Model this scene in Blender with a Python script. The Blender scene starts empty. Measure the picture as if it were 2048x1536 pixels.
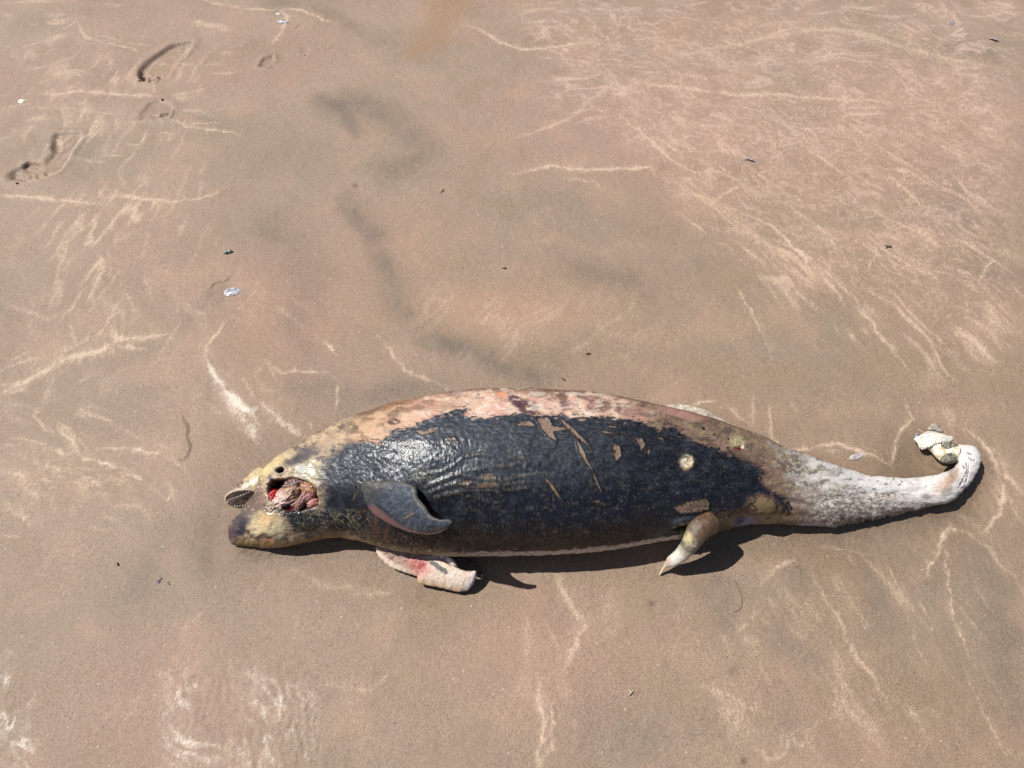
import bpy, bmesh, math, random
import numpy as np
from mathutils import Vector

# ------------------------------------------------------------------ camera, sky, sun
H_CAM, TILT, FPX = 1.5, math.radians(58.0), 1479.0
CT, ST = math.cos(TILT), math.sin(TILT)
scene = bpy.context.scene
cam_d = bpy.data.cameras.new("camera"); cam = bpy.data.objects.new("camera", cam_d)
scene.collection.objects.link(cam); scene.camera = cam
cam.location = (0, 0, H_CAM); cam.rotation_euler = (math.radians(90) - TILT, 0, 0)
cam_d.sensor_width = 36; cam_d.lens = 36 * FPX / 2048; cam_d.clip_start = .02; cam_d.clip_end = 900

SUN = Vector((-.65, .18, 1.0)).normalized()
elev = math.asin(SUN.z)
w = bpy.data.worlds.new("World"); scene.world = w; w.use_nodes = True
nt = w.node_tree; nt.nodes.clear()
sky = nt.nodes.new('ShaderNodeTexSky'); sky.sky_type = 'NISHITA'; sky.sun_disc = False
sky.sun_elevation = elev; sky.sun_rotation = math.atan2(SUN.x, SUN.y)
bg = nt.nodes.new('ShaderNodeBackground'); bg.inputs[1].default_value = .05
out = nt.nodes.new('ShaderNodeOutputWorld')
nt.links.new(sky.outputs[0], bg.inputs[0]); nt.links.new(bg.outputs[0], out.inputs[0])
sd = bpy.data.lights.new("sun", 'SUN'); sd.energy = 4.9; sd.angle = math.radians(.5); sd.color = (1, .97, .93)
so = bpy.data.objects.new("sun", sd); scene.collection.objects.link(so)
so.rotation_euler = SUN.to_track_quat('Z', 'Y').to_euler()
vs = scene.view_settings
vs.view_transform = 'Standard'; vs.look = 'None'; vs.exposure = 0.18; vs.gamma = 1; vs.use_curve_mapping = False
scene.render.resolution_x = 1024; scene.render.resolution_y = 768

# ------------------------------------------------------------------ helpers
rng = np.random.RandomState(7); random.seed(7)

def P(px, py, z=0.0):
    """world point at height z seen at photo pixel px,py"""
    u = (px - 1024) / FPX; v = (py - 768) / FPX
    d = np.array([u, CT - v * ST, -ST - v * CT]); t = (z - H_CAM) / d[2]
    return np.array([d[0] * t, d[1] * t, z])

def proj(x, y, z):
    zz = z - H_CAM
    f = y * CT - zz * ST; dn = -y * ST - zz * CT
    return 1024 + FPX * x / f, 768 + FPX * dn / f

def ppm(px, py):                       # pixels per metre on the ground there
    v = (py - 768) / FPX
    return FPX / (H_CAM / (ST + v * CT))

PERM = rng.permutation(4096).astype(np.int64)
RT = rng.rand(4096)
GX, GY = np.cos(RT * 2 * np.pi), np.sin(RT * 2 * np.pi)
def _h(ix, iy, s): return RT[PERM[(PERM[(ix + s * 131) & 4095] + iy) & 4095]]
def vnoise(x, y, s=0):
    x = x + 517.3; y = y + 911.7
    ix = np.floor(x).astype(np.int64); iy = np.floor(y).astype(np.int64)
    fx = x - ix; fy = y - iy
    wx_ = fx * fx * fx * (fx * (fx * 6 - 15) + 10); wy_ = fy * fy * fy * (fy * (fy * 6 - 15) + 10)
    def g(ax, ay, dx, dy):
        k = PERM[(PERM[(ax + s * 131) & 4095] + ay) & 4095]; return GX[k] * dx + GY[k] * dy
    a = g(ix, iy, fx, fy); b = g(ix + 1, iy, fx - 1, fy); c = g(ix, iy + 1, fx, fy - 1); d = g(ix + 1, iy + 1, fx - 1, fy - 1)
    a = a + (b - a) * wx_; c = c + (d - c) * wx_
    return np.clip(.5 + .80 * (a + (c - a) * wy_), 0, 1)
def fbm(x, y, o=4, s=0, g=.5):
    r = np.zeros_like(x); a = 1.; t = 0.; ca, sa = .8, .6
    for k in range(o):
        r += a * vnoise(x, y, s + k); t += a; a *= g
        x, y = (x * ca - y * sa) * 2.03 + 5.1, (x * sa + y * ca) * 2.03 + 1.7
    return r / t
def fbs(x, y, o=3, s=0, g=.5):          # no rotation: keeps a stretched look
    r = np.zeros_like(x); a = 1.; t = 0.
    for k in range(o):
        r += a * vnoise(x, y, s + k); t += a; a *= g; x = x * 2.03 + 5.1; y = y * 2.03 + 1.7
    return r / t
def ridge(x, y, o=3, s=0, rot=False):
    r = np.zeros_like(x); a = 1.; t = 0.
    for k in range(o):
        n = 1 - np.abs(2 * vnoise(x, y, s + k) - 1); r += a * n * n; t += a; a *= .5
        x = x * 2.1 + 3.3; y = y * 2.1 + 7.7
    return r / t
def voro(x, y, s=0):
    """F1, F2-F1 and cell random"""
    ix = np.floor(x).astype(np.int64); iy = np.floor(y).astype(np.int64)
    f1 = np.full(x.shape, 9.); f2 = np.full(x.shape, 9.); cr = np.zeros(x.shape)
    for dx in (-1, 0, 1):
        for dy in (-1, 0, 1):
            jx = ix + dx; jy = iy + dy
            qx = jx + _h(jx, jy, s + 11); qy = jy + _h(jx, jy, s + 23)
            d = np.hypot(x - qx, y - qy); n = d < f1
            f2 = np.where(n, f1, np.minimum(f2, d)); cr = np.where(n, _h(jx, jy, s + 37), cr)
            f1 = np.where(n, d, f1)
    return f1, f2 - f1, cr
def sm(a, b, x):
    t = np.clip((x - a) / (b - a), 0, 1); return t * t * (3 - 2 * t)
def lin(c):
    c = np.array(c, float) / 255.
    return np.where(c <= .04045, c / 12.92, ((c + .055) / 1.055) ** 2.4)
def mixc(C, col, m): C += (np.asarray(col)[None, :] - C) * np.clip(m, 0, 1)[:, None]
def polydist(X, Y, pts, closed=False, ws=None, pad=None):
    """distance to a polyline (and width at the nearest place); signed if closed (inside < 0)"""
    pts = np.asarray(pts, float); n = len(pts)
    D = np.full(X.shape, 1e9); W = np.ones(X.shape); ins = np.zeros(X.shape, bool)
    sel = slice(None)
    for i in range(n if closed else n - 1):
        a = pts[i]; b = pts[(i + 1) % n]; e = b - a; L = max(e @ e, 1e-12)
        t = np.clip(((X - a[0]) * e[0] + (Y - a[1]) * e[1]) / L, 0, 1)
        d = np.hypot(X - a[0] - t * e[0], Y - a[1] - t * e[1]); m = d < D
        D = np.where(m, d, D)
        if ws is not None: W = np.where(m, ws[i] + (ws[(i + 1) % n] - ws[i]) * t, W)
        if closed:
            c = ((a[1] <= Y) & (b[1] > Y)) | ((b[1] <= Y) & (a[1] > Y))
            with np.errstate(divide='ignore', invalid='ignore'):
                xi = a[0] + (Y - a[1]) / (b[1] - a[1] + 1e-15) * e[0]
            ins ^= c & (X < xi)
    if closed: D = np.where(ins, -D, D)
    return (D, W) if ws is not None else D

def grid_faces(nr, nc, wrap=False, base=0):
    i = np.arange(nr - 1)[:, None]; j = np.arange(nc if wrap else nc - 1)[None, :]
    j2 = (j + 1) % nc
    f = np.stack([i * nc + j + 0 * i, i * nc + j2, (i + 1) * nc + j2, (i + 1) * nc + j], -1).reshape(-1, 4)
    return f + base
def mk_mesh(name, V, F, mat, parent=None, attrs=None, smooth=True, tris=None):
    me = bpy.data.meshes.new(name); V = np.asarray(V, np.float32); F = np.asarray(F, np.int32)
    T = np.asarray(tris, np.int32).reshape(-1, 3) if tris is not None and len(tris) else np.zeros((0, 3), np.int32)
    me.vertices.add(len(V)); me.vertices.foreach_set('co', V.ravel())
    nl = F.size + T.size; me.loops.add(nl)
    me.loops.foreach_set('vertex_index', np.concatenate([F.ravel(), T.ravel()]).astype(np.int32))
    me.polygons.add(len(F) + len(T))
    st = np.concatenate([np.arange(len(F)) * 4, F.size + np.arange(len(T)) * 3]).astype(np.int32)
    me.polygons.foreach_set('loop_start', st)
    me.polygons.foreach_set('use_smooth', np.full(len(F) + len(T), smooth))
    me.update(calc_edges=True); me.validate()
    for k, a in (attrs or {}).items():
        a = np.asarray(a, np.float32)
        if a.ndim == 2:
            at = me.attributes.new(k, 'FLOAT_COLOR', 'POINT')
            at.data.foreach_set('color', np.concatenate([a, np.ones((len(a), 1), np.float32)], 1).ravel())
        else:
            at = me.attributes.new(k, 'FLOAT', 'POINT'); at.data.foreach_set('value', a)
    o = bpy.data.objects.new(name, me); scene.collection.objects.link(o)
    if mat: me.materials.append(mat)
    if parent: o.parent = parent
    return o
def tag(o, label=None, cat=None, group=None, kind=None):
    if label: o['label'] = label
    if cat: o['category'] = cat
    if group: o['group'] = group
    if kind: o['kind'] = kind
    return o

# ------------------------------------------------------------------ materials
def base_mat(name):
    m = bpy.data.materials.new(name); m.use_nodes = True
    return m, m.node_tree, m.node_tree.nodes['Principled BSDF']
def N(t, ty, **k):
    n = t.nodes.new(ty)
    for a, b in k.items():
        if a in n.inputs: n.inputs[a].default_value = b
        else: setattr(n, a, b)
    return n
def noise_n(t, vec, scale, detail=2., rough=.5):
    n = N(t, 'ShaderNodeTexNoise'); n.inputs['Scale'].default_value = scale
    n.inputs['Detail'].default_value = detail; n.inputs['Roughness'].default_value = rough
    t.links.new(vec, n.inputs['Vector']); return n.outputs['Fac']
def rng_n(t, src, a, b, c, d):
    n = N(t, 'ShaderNodeMapRange'); t.links.new(src, n.inputs[0])
    for i, v in enumerate((a, b, c, d)): n.inputs[1 + i].default_value = v
    return n.outputs[0]
def math_n(t, op, a, b):
    n = N(t, 'ShaderNodeMath', operation=op)
    for i, s in enumerate((a, b)):
        if isinstance(s, (int, float)): n.inputs[i].default_value = s
        else: t.links.new(s, n.inputs[i])
    return n.outputs[0]
def scale_col(t, col, fac):
    n = N(t, 'ShaderNodeVectorMath', operation='SCALE')
    t.links.new(col, n.inputs[0]); t.links.new(fac, n.inputs['Scale']); return n.outputs[0]

def sand_material():
    m, t, b = base_mat("wet_sand")
    tc = N(t, 'ShaderNodeTexCoord').outputs['Object']
    col = N(t, 'ShaderNodeAttribute', attribute_name='Col').outputs['Color']
    rg = N(t, 'ShaderNodeAttribute', attribute_name='Rough').outputs['Fac']
    g1 = rng_n(t, noise_n(t, tc, 380, 3, .8), .34, .66, .70, 1.30)
    g2 = rng_n(t, noise_n(t, tc, 130, 2), .3, .7, .93, 1.07)
    g = math_n(t, 'MULTIPLY', g1, g2)
    pl = N(t, 'ShaderNodeAttribute', attribute_name='Pale').outputs['Fac']; pc = N(t, 'ShaderNodeAttribute', attribute_name='PCol').outputs['Color']
    mp = N(t, 'ShaderNodeMapping'); mp.inputs['Scale'].default_value = (1.0, .38, 1); mp.inputs['Rotation'].default_value = (0, 0, -.25); t.links.new(tc, mp.inputs['Vector'])
    br = math_n(t, 'ADD', math_n(t, 'MULTIPLY', noise_n(t, tc, 300, 3, .8), .55), math_n(t, 'MULTIPLY', noise_n(t, mp.outputs[0], 190, 3, .7), .45))
    pf_ = math_n(t, 'ADD', pl, math_n(t, 'MULTIPLY', math_n(t, 'SUBTRACT', br, .5), math_n(t, 'MULTIPLY', math_n(t, 'MINIMUM', math_n(t, 'MULTIPLY', pl, 4.), 1.), 2.6)))
    pf_ = rng_n(t, pf_, 0, 1.05, 0, 1)
    mxp = N(t, 'ShaderNodeMixRGB'); t.links.new(pf_, mxp.inputs['Fac']); t.links.new(col, mxp.inputs['Color1']); t.links.new(pc, mxp.inputs['Color2'])
    c = scale_col(t, mxp.outputs[0], g)
    # slightly warmer / cooler grains
    gw = rng_n(t, noise_n(t, tc, 260, 2, .7), .35, .65, 0, 1)
    tint = N(t, 'ShaderNodeMixRGB', blend_type='MULTIPLY'); tint.inputs['Color2'].default_value = (1.05, .985, .92, 1)
    t.links.new(gw, tint.inputs['Fac']); t.links.new(c, tint.inputs['Color1'])
    # sparse white specks painted as tiny glints, then dark grains
    v = N(t, 'ShaderNodeTexVoronoi'); v.inputs['Scale'].default_value = 170; t.links.new(tc, v.inputs['Vector'])
    sep = N(t, 'ShaderNodeSeparateColor'); t.links.new(v.outputs['Color'], sep.inputs[0])
    on = math_n(t, 'MULTIPLY', math_n(t, 'GREATER_THAN', sep.outputs[0], .992), math_n(t, 'LESS_THAN', v.outputs['Distance'], .24))
    on = math_n(t, 'MULTIPLY', on, .75)
    mx = N(t, 'ShaderNodeMixRGB'); mx.inputs['Color2'].default_value = (.62, .56, .48, 1)
    t.links.new(on, mx.inputs['Fac']); t.links.new(tint.outputs[0], mx.inputs['Color1'])
    dk = math_n(t, 'MULTIPLY', math_n(t, 'GREATER_THAN', sep.outputs[1], .985), math_n(t, 'LESS_THAN', v.outputs['Distance'], .25))
    dk = math_n(t, 'MULTIPLY', dk, .6)
    mx2 = N(t, 'ShaderNodeMixRGB'); mx2.inputs['Color2'].default_value = (.05, .04, .035, 1)
    t.links.new(dk, mx2.inputs['Fac']); t.links.new(mx.outputs[0], mx2.inputs['Color1'])
    t.links.new(mx2.outputs[0], b.inputs['Base Color'])
    t.links.new(rg, b.inputs['Roughness'])
    b.inputs['IOR'].default_value = 1.36
    bm = N(t, 'ShaderNodeBump'); bm.inputs['Strength'].default_value = .8; bm.inputs['Distance'].default_value = .0014
    t.links.new(math_n(t, 'ADD', noise_n(t, tc, 520, 3, .7), math_n(t, 'MULTIPLY', noise_n(t, tc, 150, 2), .8)), bm.inputs['Height'])
    t.links.new(bm.outputs[0], b.inputs['Normal'])
    return m
def skin_material(name, scale=1., bump=.5, coat=.5, coat_r=.28, dist=.0009, sss=0):
    m, t, b = base_mat(name)
    tc = N(t, 'ShaderNodeTexCoord').outputs['Object']
    col = N(t, 'ShaderNodeAttribute', attribute_name='Col').outputs['Color']
    rg = N(t, 'ShaderNodeAttribute', attribute_name='Rough').outputs['Fac']
    mp = N(t, 'ShaderNodeMapping'); mp.inputs['Scale'].default_value = (.30, 1, 1); mp.inputs['Rotation'].default_value = (0, 0, .12); t.links.new(tc, mp.inputs['Vector'])
    an_ = noise_n(t, mp.outputs[0], 300 * scale, 4, .75)
    g = math_n(t, 'MULTIPLY', rng_n(t, noise_n(t, tc, 330 * scale, 4, .8), .3, .7, .80, 1.20), rng_n(t, an_, .3, .7, .84, 1.16))
    t.links.new(scale_col(t, col, g), b.inputs['Base Color'])
    rn = math_n(t, 'MULTIPLY', rg, rng_n(t, noise_n(t, tc, 140 * scale, 3), .3, .7, .8, 1.25))
    t.links.new(rn, b.inputs['Roughness'])
    b.inputs['Specular IOR Level'].default_value = .32
    ctw = N(t, 'ShaderNodeAttribute', attribute_name='Wet').outputs['Fac']
    t.links.new(math_n(t, 'MULTIPLY', ctw, coat), b.inputs['Coat Weight']); b.inputs['Coat Roughness'].default_value = coat_r
    if sss: b.inputs['Subsurface Weight'].default_value = sss; b.inputs['Subsurface Scale'].default_value = .006
    bm = N(t, 'ShaderNodeBump'); bm.inputs['Strength'].default_value = bump; bm.inputs['Distance'].default_value = dist
    t.links.new(math_n(t, 'ADD', noise_n(t, tc, 380 * scale, 3, .7), math_n(t, 'MULTIPLY', an_, 1.2)), bm.inputs['Height'])
    t.links.new(bm.outputs[0], b.inputs['Normal']); t.links.new(bm.outputs[0], b.inputs['Coat Normal'])
    return m
def plain_material(name, c1, c2, sc=200, rough=.5, spec=.5, bump=.3, coat=0):
    m, t, b = base_mat(name)
    tc = N(t, 'ShaderNodeTexCoord').outputs['Object']
    r = N(t, 'ShaderNodeValToRGB'); r.color_ramp.elements[0].color = (*c1, 1); r.color_ramp.elements[1].color = (*c2, 1)
    r.color_ramp.elements[0].position = .35; r.color_ramp.elements[1].position = .65
    t.links.new(noise_n(t, tc, sc, 3, .6), r.inputs[0]); t.links.new(r.outputs[0], b.inputs['Base Color'])
    b.inputs['Roughness'].default_value = rough; b.inputs['Specular IOR Level'].default_value = spec
    b.inputs['Coat Weight'].default_value = coat; b.inputs['Coat Roughness'].default_value = .15
    bm = N(t, 'ShaderNodeBump'); bm.inputs['Strength'].default_value = bump; bm.inputs['Distance'].default_value = .0005
    t.links.new(noise_n(t, tc, sc * 2.5, 2), bm.inputs['Height']); t.links.new(bm.outputs[0], b.inputs['Normal'])
    return m
K = .74                                    # display brightness -> surface colour
def alb(c): return lin(c) * K

# ------------------------------------------------------------------ cross sections of the carcass
ST_ = [  # top px, bottom px, lower depth/half width, upper height/half width, lift
    ((456, 1067), (455, 1076), .6, .9, .020), ((459, 1053), (459, 1087), .6, .9, .010), ((468, 1039), (474, 1092), .6, 1.0, .004), ((483, 1021), (492, 1094), .55, 1.0, 0), ((497, 1003), (512, 1096), .5, 1.0, 0),
    ((511, 985), (530, 1097), .5, .95, 0), ((523, 950), (552, 1096), .46, .9, 0), ((542, 923), (577, 1092), .43, .86, 0), ((577, 899), (612, 1085), .42, .86, 0), ((627, 871), (655, 1078), .42, .9, 0),
    ((673, 846), (700, 1080), .40, .92, 0), ((718, 829), (742, 1091), .38, .95, 0), ((776, 808), (793, 1104), .37, .97, 0), ((834, 794), (845, 1109), .36, 1.0, 0), ((893, 783), (900, 1112), .36, 1.0, 0),
    ((952, 778), (955, 1112), .36, 1.0, 0), ((1010, 776), (1010, 1112), .36, 1.0, 0), ((1069, 777), (1066, 1111), .36, 1.0, 0), ((1127, 780), (1122, 1109), .36, 1.0, 0), ((1186, 784), (1178, 1105), .37, 1.0, 0),
    ((1240, 792), (1232, 1099), .38, 1.0, 0), ((1290, 803), (1280, 1091), .38, .98, 0), ((1340, 814), (1325, 1084), .38, .96, 0), ((1400, 829), (1378, 1078), .40, .95, 0), ((1460, 849), (1440, 1065), .42, .94, 0),
    ((1517, 871), (1500, 1051), .44, .94, 0), ((1562, 892), (1555, 1049), .48, .94, 0), ((1615, 911), (1610, 1051), .50, .92, 0), ((1660, 928), (1665, 1053), .52, .9, 0), ((1701, 942), (1706, 1046), .55, .9, 0),
    ((1740, 951), (1746, 1038), .6, .9, .002), ((1780, 956), (1792, 1030), .62, .9, .004), ((1820, 956), (1837, 1018), .65, .9, .007), ((1855, 952), (1875, 1010), .7, .9, .012), ((1880, 949), (1905, 1001), .7, .85, .018),
    ((1898, 941), (1932, 974), .65, .8, .022), ((1910, 930), (1955, 944), .6, .7, .024), ((1914, 916), (1961, 913), .6, .6, .022), ((1910, 907), (1948, 894), .6, .55, .018), ((1900, 906), (1922, 889), .6, .5, .012), ((1892, 906), (1900, 892), .6, .5, .008), ((1890, 902), (1892, 896), .6, .5, .006)]
def fit_sections():
    phi = np.linspace(0, 2 * np.pi, 73)[:-1]; c, s = np.cos(phi), np.sin(phi)
    res = []
    for T, B, kl, ku, lift in ST_:
        T = np.array(T, float); B = np.array(B, float); pu = (B - T) / np.linalg.norm(B - T); pr = np.array([-pu[1], pu[0]])
        half = np.linalg.norm(B - T) / 2; mid = (T + B) / 2
        a = half / 1000.; z0 = kl * a + lift
        ctr = P(*mid, z0)[:2]
        e = P(*T, z0)[:2] - P(*B, z0)[:2]; e /= np.linalg.norm(e)
        for it in range(60):
            zc = kl * a + lift - .004
            x = ctr[0] + a * c * e[0]; y = ctr[1] + a * c * e[1]; z = zc + a * np.where(s > 0, ku, kl) * s
            qx, qy = proj(x, y, z)
            al = (qx - mid[0]) * pu[0] + (qy - mid[1]) * pu[1]; pe = (qx - mid[0]) * pr[0] + (qy - mid[1]) * pr[1]
            mx_, mn_ = al.max(), al.min()
            a *= (2 * half) / (mx_ - mn_) if abs(mx_ - mn_) > 1e-6 else 1
            err = pu * (mx_ + mn_) / 2 + pr * (pe.max() + pe.min()) / 2
            q0 = P(*mid, zc); q1 = P(*(mid + err), zc); ctr = ctr - .9 * (q1 - q0)[:2]
        res.append((ctr[0], ctr[1], a, kl, ku, lift, math.atan2(e[1], e[0])))
    r = np.array(res); r[:, 6] = np.unwrap(r[:, 6]); return r
SEC = fit_sections()
# ------------------------------------------------------------------ the sand
def build_sand():
    def ext(a, n, last):                    # growing steps out to the horizon
        g = (last / a) ** (1 / n); return a * g ** np.arange(1, n + 1)
    xs = np.linspace(-1.96, 1.96, 1040)
    xs = np.concatenate([-1.96 - ext(.01, 34, 260)[::-1], xs, 1.96 + ext(.01, 34, 260)])
    t = np.linspace(0, 1, 700); ys = .02 + 2.68 * (t * .8 + .2 * t * t)
    ys = np.concatenate([.02 - ext(.01, 34, 260)[::-1], ys, 2.70 + ext(.01, 34, 300)])
    XX, YY = np.meshgrid(xs, ys); x = XX.ravel(); y = YY.ravel(); n = len(x)
    C = np.zeros((n, 3)); Hh = np.zeros(n); R = np.full(n, .44)
    # warped coordinates make every painted line meander
    wx = x + (fbm(x * 9, y * 9, 3, 3) - .5) * .026 + (fbm(x * 42, y * 42, 2, 8) - .5) * .013
    wy = y + (fbm(x * 9 + 40, y * 9, 3, 5) - .5) * .022 + (fbm(x * 42, y * 42 + 9, 2, 9) - .5) * .013
    PL = np.zeros(n); PC = np.zeros((n, 3)); PC[:] = alb((236, 209, 184))
    tx = x + (fbm(x * 30, y * 30, 2, 3) - .5) * .010; ty = y + (fbm(x * 30 + 40, y * 30, 2, 5) - .5) * .008
    C[:] = alb((163, 142, 122))
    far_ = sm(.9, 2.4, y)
    mixc(C, alb((184, 162, 146)), far_ * .7)  # far sand painted paler in place of the wet sky sheen
    big = fbm(wx * 1.6, wy * 2.2, 4, 20)
    mixc(C, alb((174, 147, 128)), sm(.42, .68, big) * .6)            # pinker
    mixc(C, alb((160, 143, 124)), sm(.50, .28, big) * .7)            # greyer
    md = fbm(wx * 6, wy * 7, 4, 26)
    mixc(C, alb((190, 160, 138)), sm(.50, .75, md) * .45)
    mixc(C, alb((160, 138, 115)), sm(.48, .28, md) * .40)
    fan = fbs((wx * .9 + wy * .35) * 60, (wy - wx * .3) * 12, 3, 30)
    C *= (1 + (fan - .5) * .10)[:, None]
    soft = fbm(x * 45, y * 45, 3, 33)
    C *= (1 + (soft - .5) * .07)[:, None]
    fray = fbs(x * 150, y * 48, 3, 41); fray2 = fbm(x * 110, y * 110, 3, 44)

    comb = fbs(x * 95 + y * 18, y * 16, 3, 46); patch = fbm(x * 16, y * 16, 3, 48)
    def box(pts, pad):
        a = np.array([P(p[0], p[1])[:2] for p in pts]); lo = a.min(0) - pad; hi = a.max(0) + pad
        return a, np.nonzero((x > lo[0]) & (x < hi[0]) & (y > lo[1]) & (y < hi[1]))[0]
    def stroke(pts, wpx, col, amt, soft=1.0, tight=False, feather=.9, relief=0, oneside=0, rough=None):
        """pts (px,py[,width]); painted as a band along a wandering line"""
        ws = np.array([(p[2] if len(p) > 2 else wpx) / ppm(p[0], p[1]) for p in pts])
        a, I = box(pts, ws.max() * (2.6 + soft))
        if not len(I): return
        X, Y = (tx[I], ty[I]) if tight else (wx[I], wy[I])
        # keep the mean position of warped lines
        D, W = polydist(X, Y, a, ws=ws)
        m = 1 - sm(.25, 1.0 + soft * .6, D / W)
        f = fray[I] * .5 + fray2[I] * .5
        m = sm(.5 - .5 * (1 - feather) - .25, .5 + .25 + .5 * (1 - feather), m * 1.0 + (f - .5) * feather * 1.6 - .10) * m ** .5
        m = m * amt
        c = C[I]; mixc(c, alb(col), m); C[I] = c
        if relief: Hh[I] += relief * m
        if rough is not None: R[I] += (rough - R[I]) * np.clip(m * 1.5, 0, 1)
    def pale(pts, amt, col=None, side=0, spread=1., rough=None, tight=False):
        """a thin wandering pale line of lighter sand with a combed, fading flank"""
        ws = np.array([(p[2] if len(p) > 2 else 5) / ppm(p[0], p[1]) for p in pts])
        a, I = box(pts, ws.max() * 7 + .02)
        if not len(I): return
        X, Y = (tx[I], ty[I]) if tight else (wx[I], wy[I])
        D = np.full(len(I), 1e9); S = np.zeros(len(I)); W = np.ones(len(I)); E = np.ones(len(I))
        Ln = np.r_[0, np.cumsum(np.hypot(*np.diff(a, axis=0).T))]
        for k in range(len(a) - 1):
            e = a[k + 1] - a[k]; Lg = e @ e; t_ = np.clip(((X - a[k][0]) * e[0] + (Y - a[k][1]) * e[1]) / Lg, 0, 1)
            dx = X - a[k][0] - t_ * e[0]; dy = Y - a[k][1] - t_ * e[1]; dd = np.hypot(dx, dy); m = dd < D
            D = np.where(m, dd, D); up = dy if side == 0 else dx * side
            S = np.where(m, np.sign(up), S); W = np.where(m, ws[k] + (ws[k + 1] - ws[k]) * t_, W)
            L_ = Ln[k] + t_ * math.sqrt(Lg); E = np.where(m, np.minimum(L_, Ln[-1] - L_) / (Ln[-1] * .22 + .01), E)
        E = np.clip(E + .25, 0, 1)
        core = np.exp(-(D / (W * .38)) ** 1.4) * 1.2 * (.45 + .75 * sm(.35, .6, patch[I]))
        fl_ = np.where(S > 0, np.exp(-D / (W * 2.1 * spread)), np.exp(-(D / (W * .9)) ** 2)) * (.25 + 1.0 * sm(.35, .7, comb[I])) * sm(.3, .6, patch[I] + .08)
        m = np.clip(core * .85 + fl_ * .42, 0, 1) * amt * E
        PL[I] = np.maximum(PL[I], m) + .25 * np.minimum(PL[I], m); Hh[I] += .0011 * m
        if col is not None:
            q = PC[I]; mixc(q, alb(col), np.clip(m * 3, 0, 1)); PC[I] = q
        if rough is not None: R[I] += (rough - R[I]) * np.clip(m * 1.5, 0, 1)
    def haze_blob(px, py, rx, ry, col, amt, ang=0):
        c0 = P(px, py)[:2]; s = ppm(px, py); rx /= s; ry /= s * .85
        I = np.nonzero((abs(x - c0[0]) < 2.2 * max(rx, ry)) & (abs(y - c0[1]) < 2.2 * max(rx, ry)))[0]
        dx = wx[I] - c0[0]; dy = wy[I] - c0[1]; ca, sa = math.cos(ang), math.sin(ang)
        d = np.hypot((dx * ca + dy * sa) / rx, (-dx * sa + dy * ca) / ry)
        m = (1 - sm(.15, 1.5, d + (fan[I] - .5) * .7 + (soft[I] - .5) * .5)) * amt
        c = C[I]; mixc(c, alb(col), m); C[I] = c

    GREY = (124, 113, 102); OL = (142, 122, 98); PALE = (224, 194, 160); WH = (246, 232, 214); PK = (226, 192, 170)
    # ---- dark mineral bands
    for pts, ww, am in [
        ([(640, 200), (680, 212), (695, 240), (715, 268)], 17, .55),
        ([(690, 205), (760, 225), (825, 262), (850, 310), (790, 340)], 34, .45),
        ([(690, 400), (720, 440), (745, 475)], 24, .65),
        ([(745, 475), (770, 520), (785, 570), (812, 620), (860, 670), (930, 700), (1000, 735), (1080, 755)], 30, .72),
        ([(545, 440), (590, 500), (620, 560), (600, 620)], 46, .40),
        ([(590, 640), (600, 690), (640, 730)], 26, .40),
        ([(600, 770), (660, 790), (720, 800), (800, 780), (870, 775)], 34, .55),
        ([(1170, 535), (1230, 550), (1290, 575)], 30, .42), ([(1860, 330), (1900, 380), (1930, 440)], 42, .32),
        ([(1980, 540), (2048, 560)], 36, .38), ([(560, 5), (640, 22), (720, 60)], 22, .42),
        ([(1440, 1165), (1462, 1205), (1450, 1250)], 22, .42), ([(1400, 1170), (1425, 1220)], 12, .35),
        ([(1950, 1110), (1980, 1160), (1995, 1210), (2010, 1270)], 34, .50), ([(1880, 1140), (1850, 1180)], 24, .30),
        ([(1730, 1120), (1750, 1180), (1760, 1250)], 26, .36), ([(1590, 1130), (1600, 1165)], 22, .36),
        ([(1540, 1200), (1560, 1280), (1620, 1320)], 28, .25),
        ([(330, 1060), (300, 1130), (260, 1230)], 40, .36), ([(430, 1050), (400, 1130)], 26, .22),
        ([(1160, 1420), (1260, 1470), (1330, 1510)], 60, .28), ([(1560, 1430), (1590, 1470)], 30, .25),
        ([(160, 310), (150, 350)], 20, .25), ([(400, 235), (440, 255)], 18, .3), ([(425, 590), (380, 640)], 20, .30),
        ([(0, 620), (50, 625)], 22, .22), ([(2000, 1300), (2040, 1440)], 30, .3), ([(1900, 95), (1990, 105)], 26, .30),
        ([(1190, 740), (1140, 640)], 30, .1), ([(1830, 960), (1815, 900), (1830, 855)], 40, .42)]:
        ws_ = np.array([(p_[2] if len(p_) > 2 else ww) / ppm(p_[0], p_[1]) for p_ in pts]); a, I = box(pts, ws_.max() * 3.2)
        D, W = polydist(wx[I], wy[I], a, ws=ws_); m = np.exp(-(D / (W * 1.05)) ** 2) * (.68 + .5 * sm(.3, .7, fbm(x[I] * 18, y[I] * 18, 4, 49))) * am
        m = m * (.85 + .3 * comb[I]); c = C[I]; mixc(c, alb(GREY), m); C[I] = c
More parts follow.
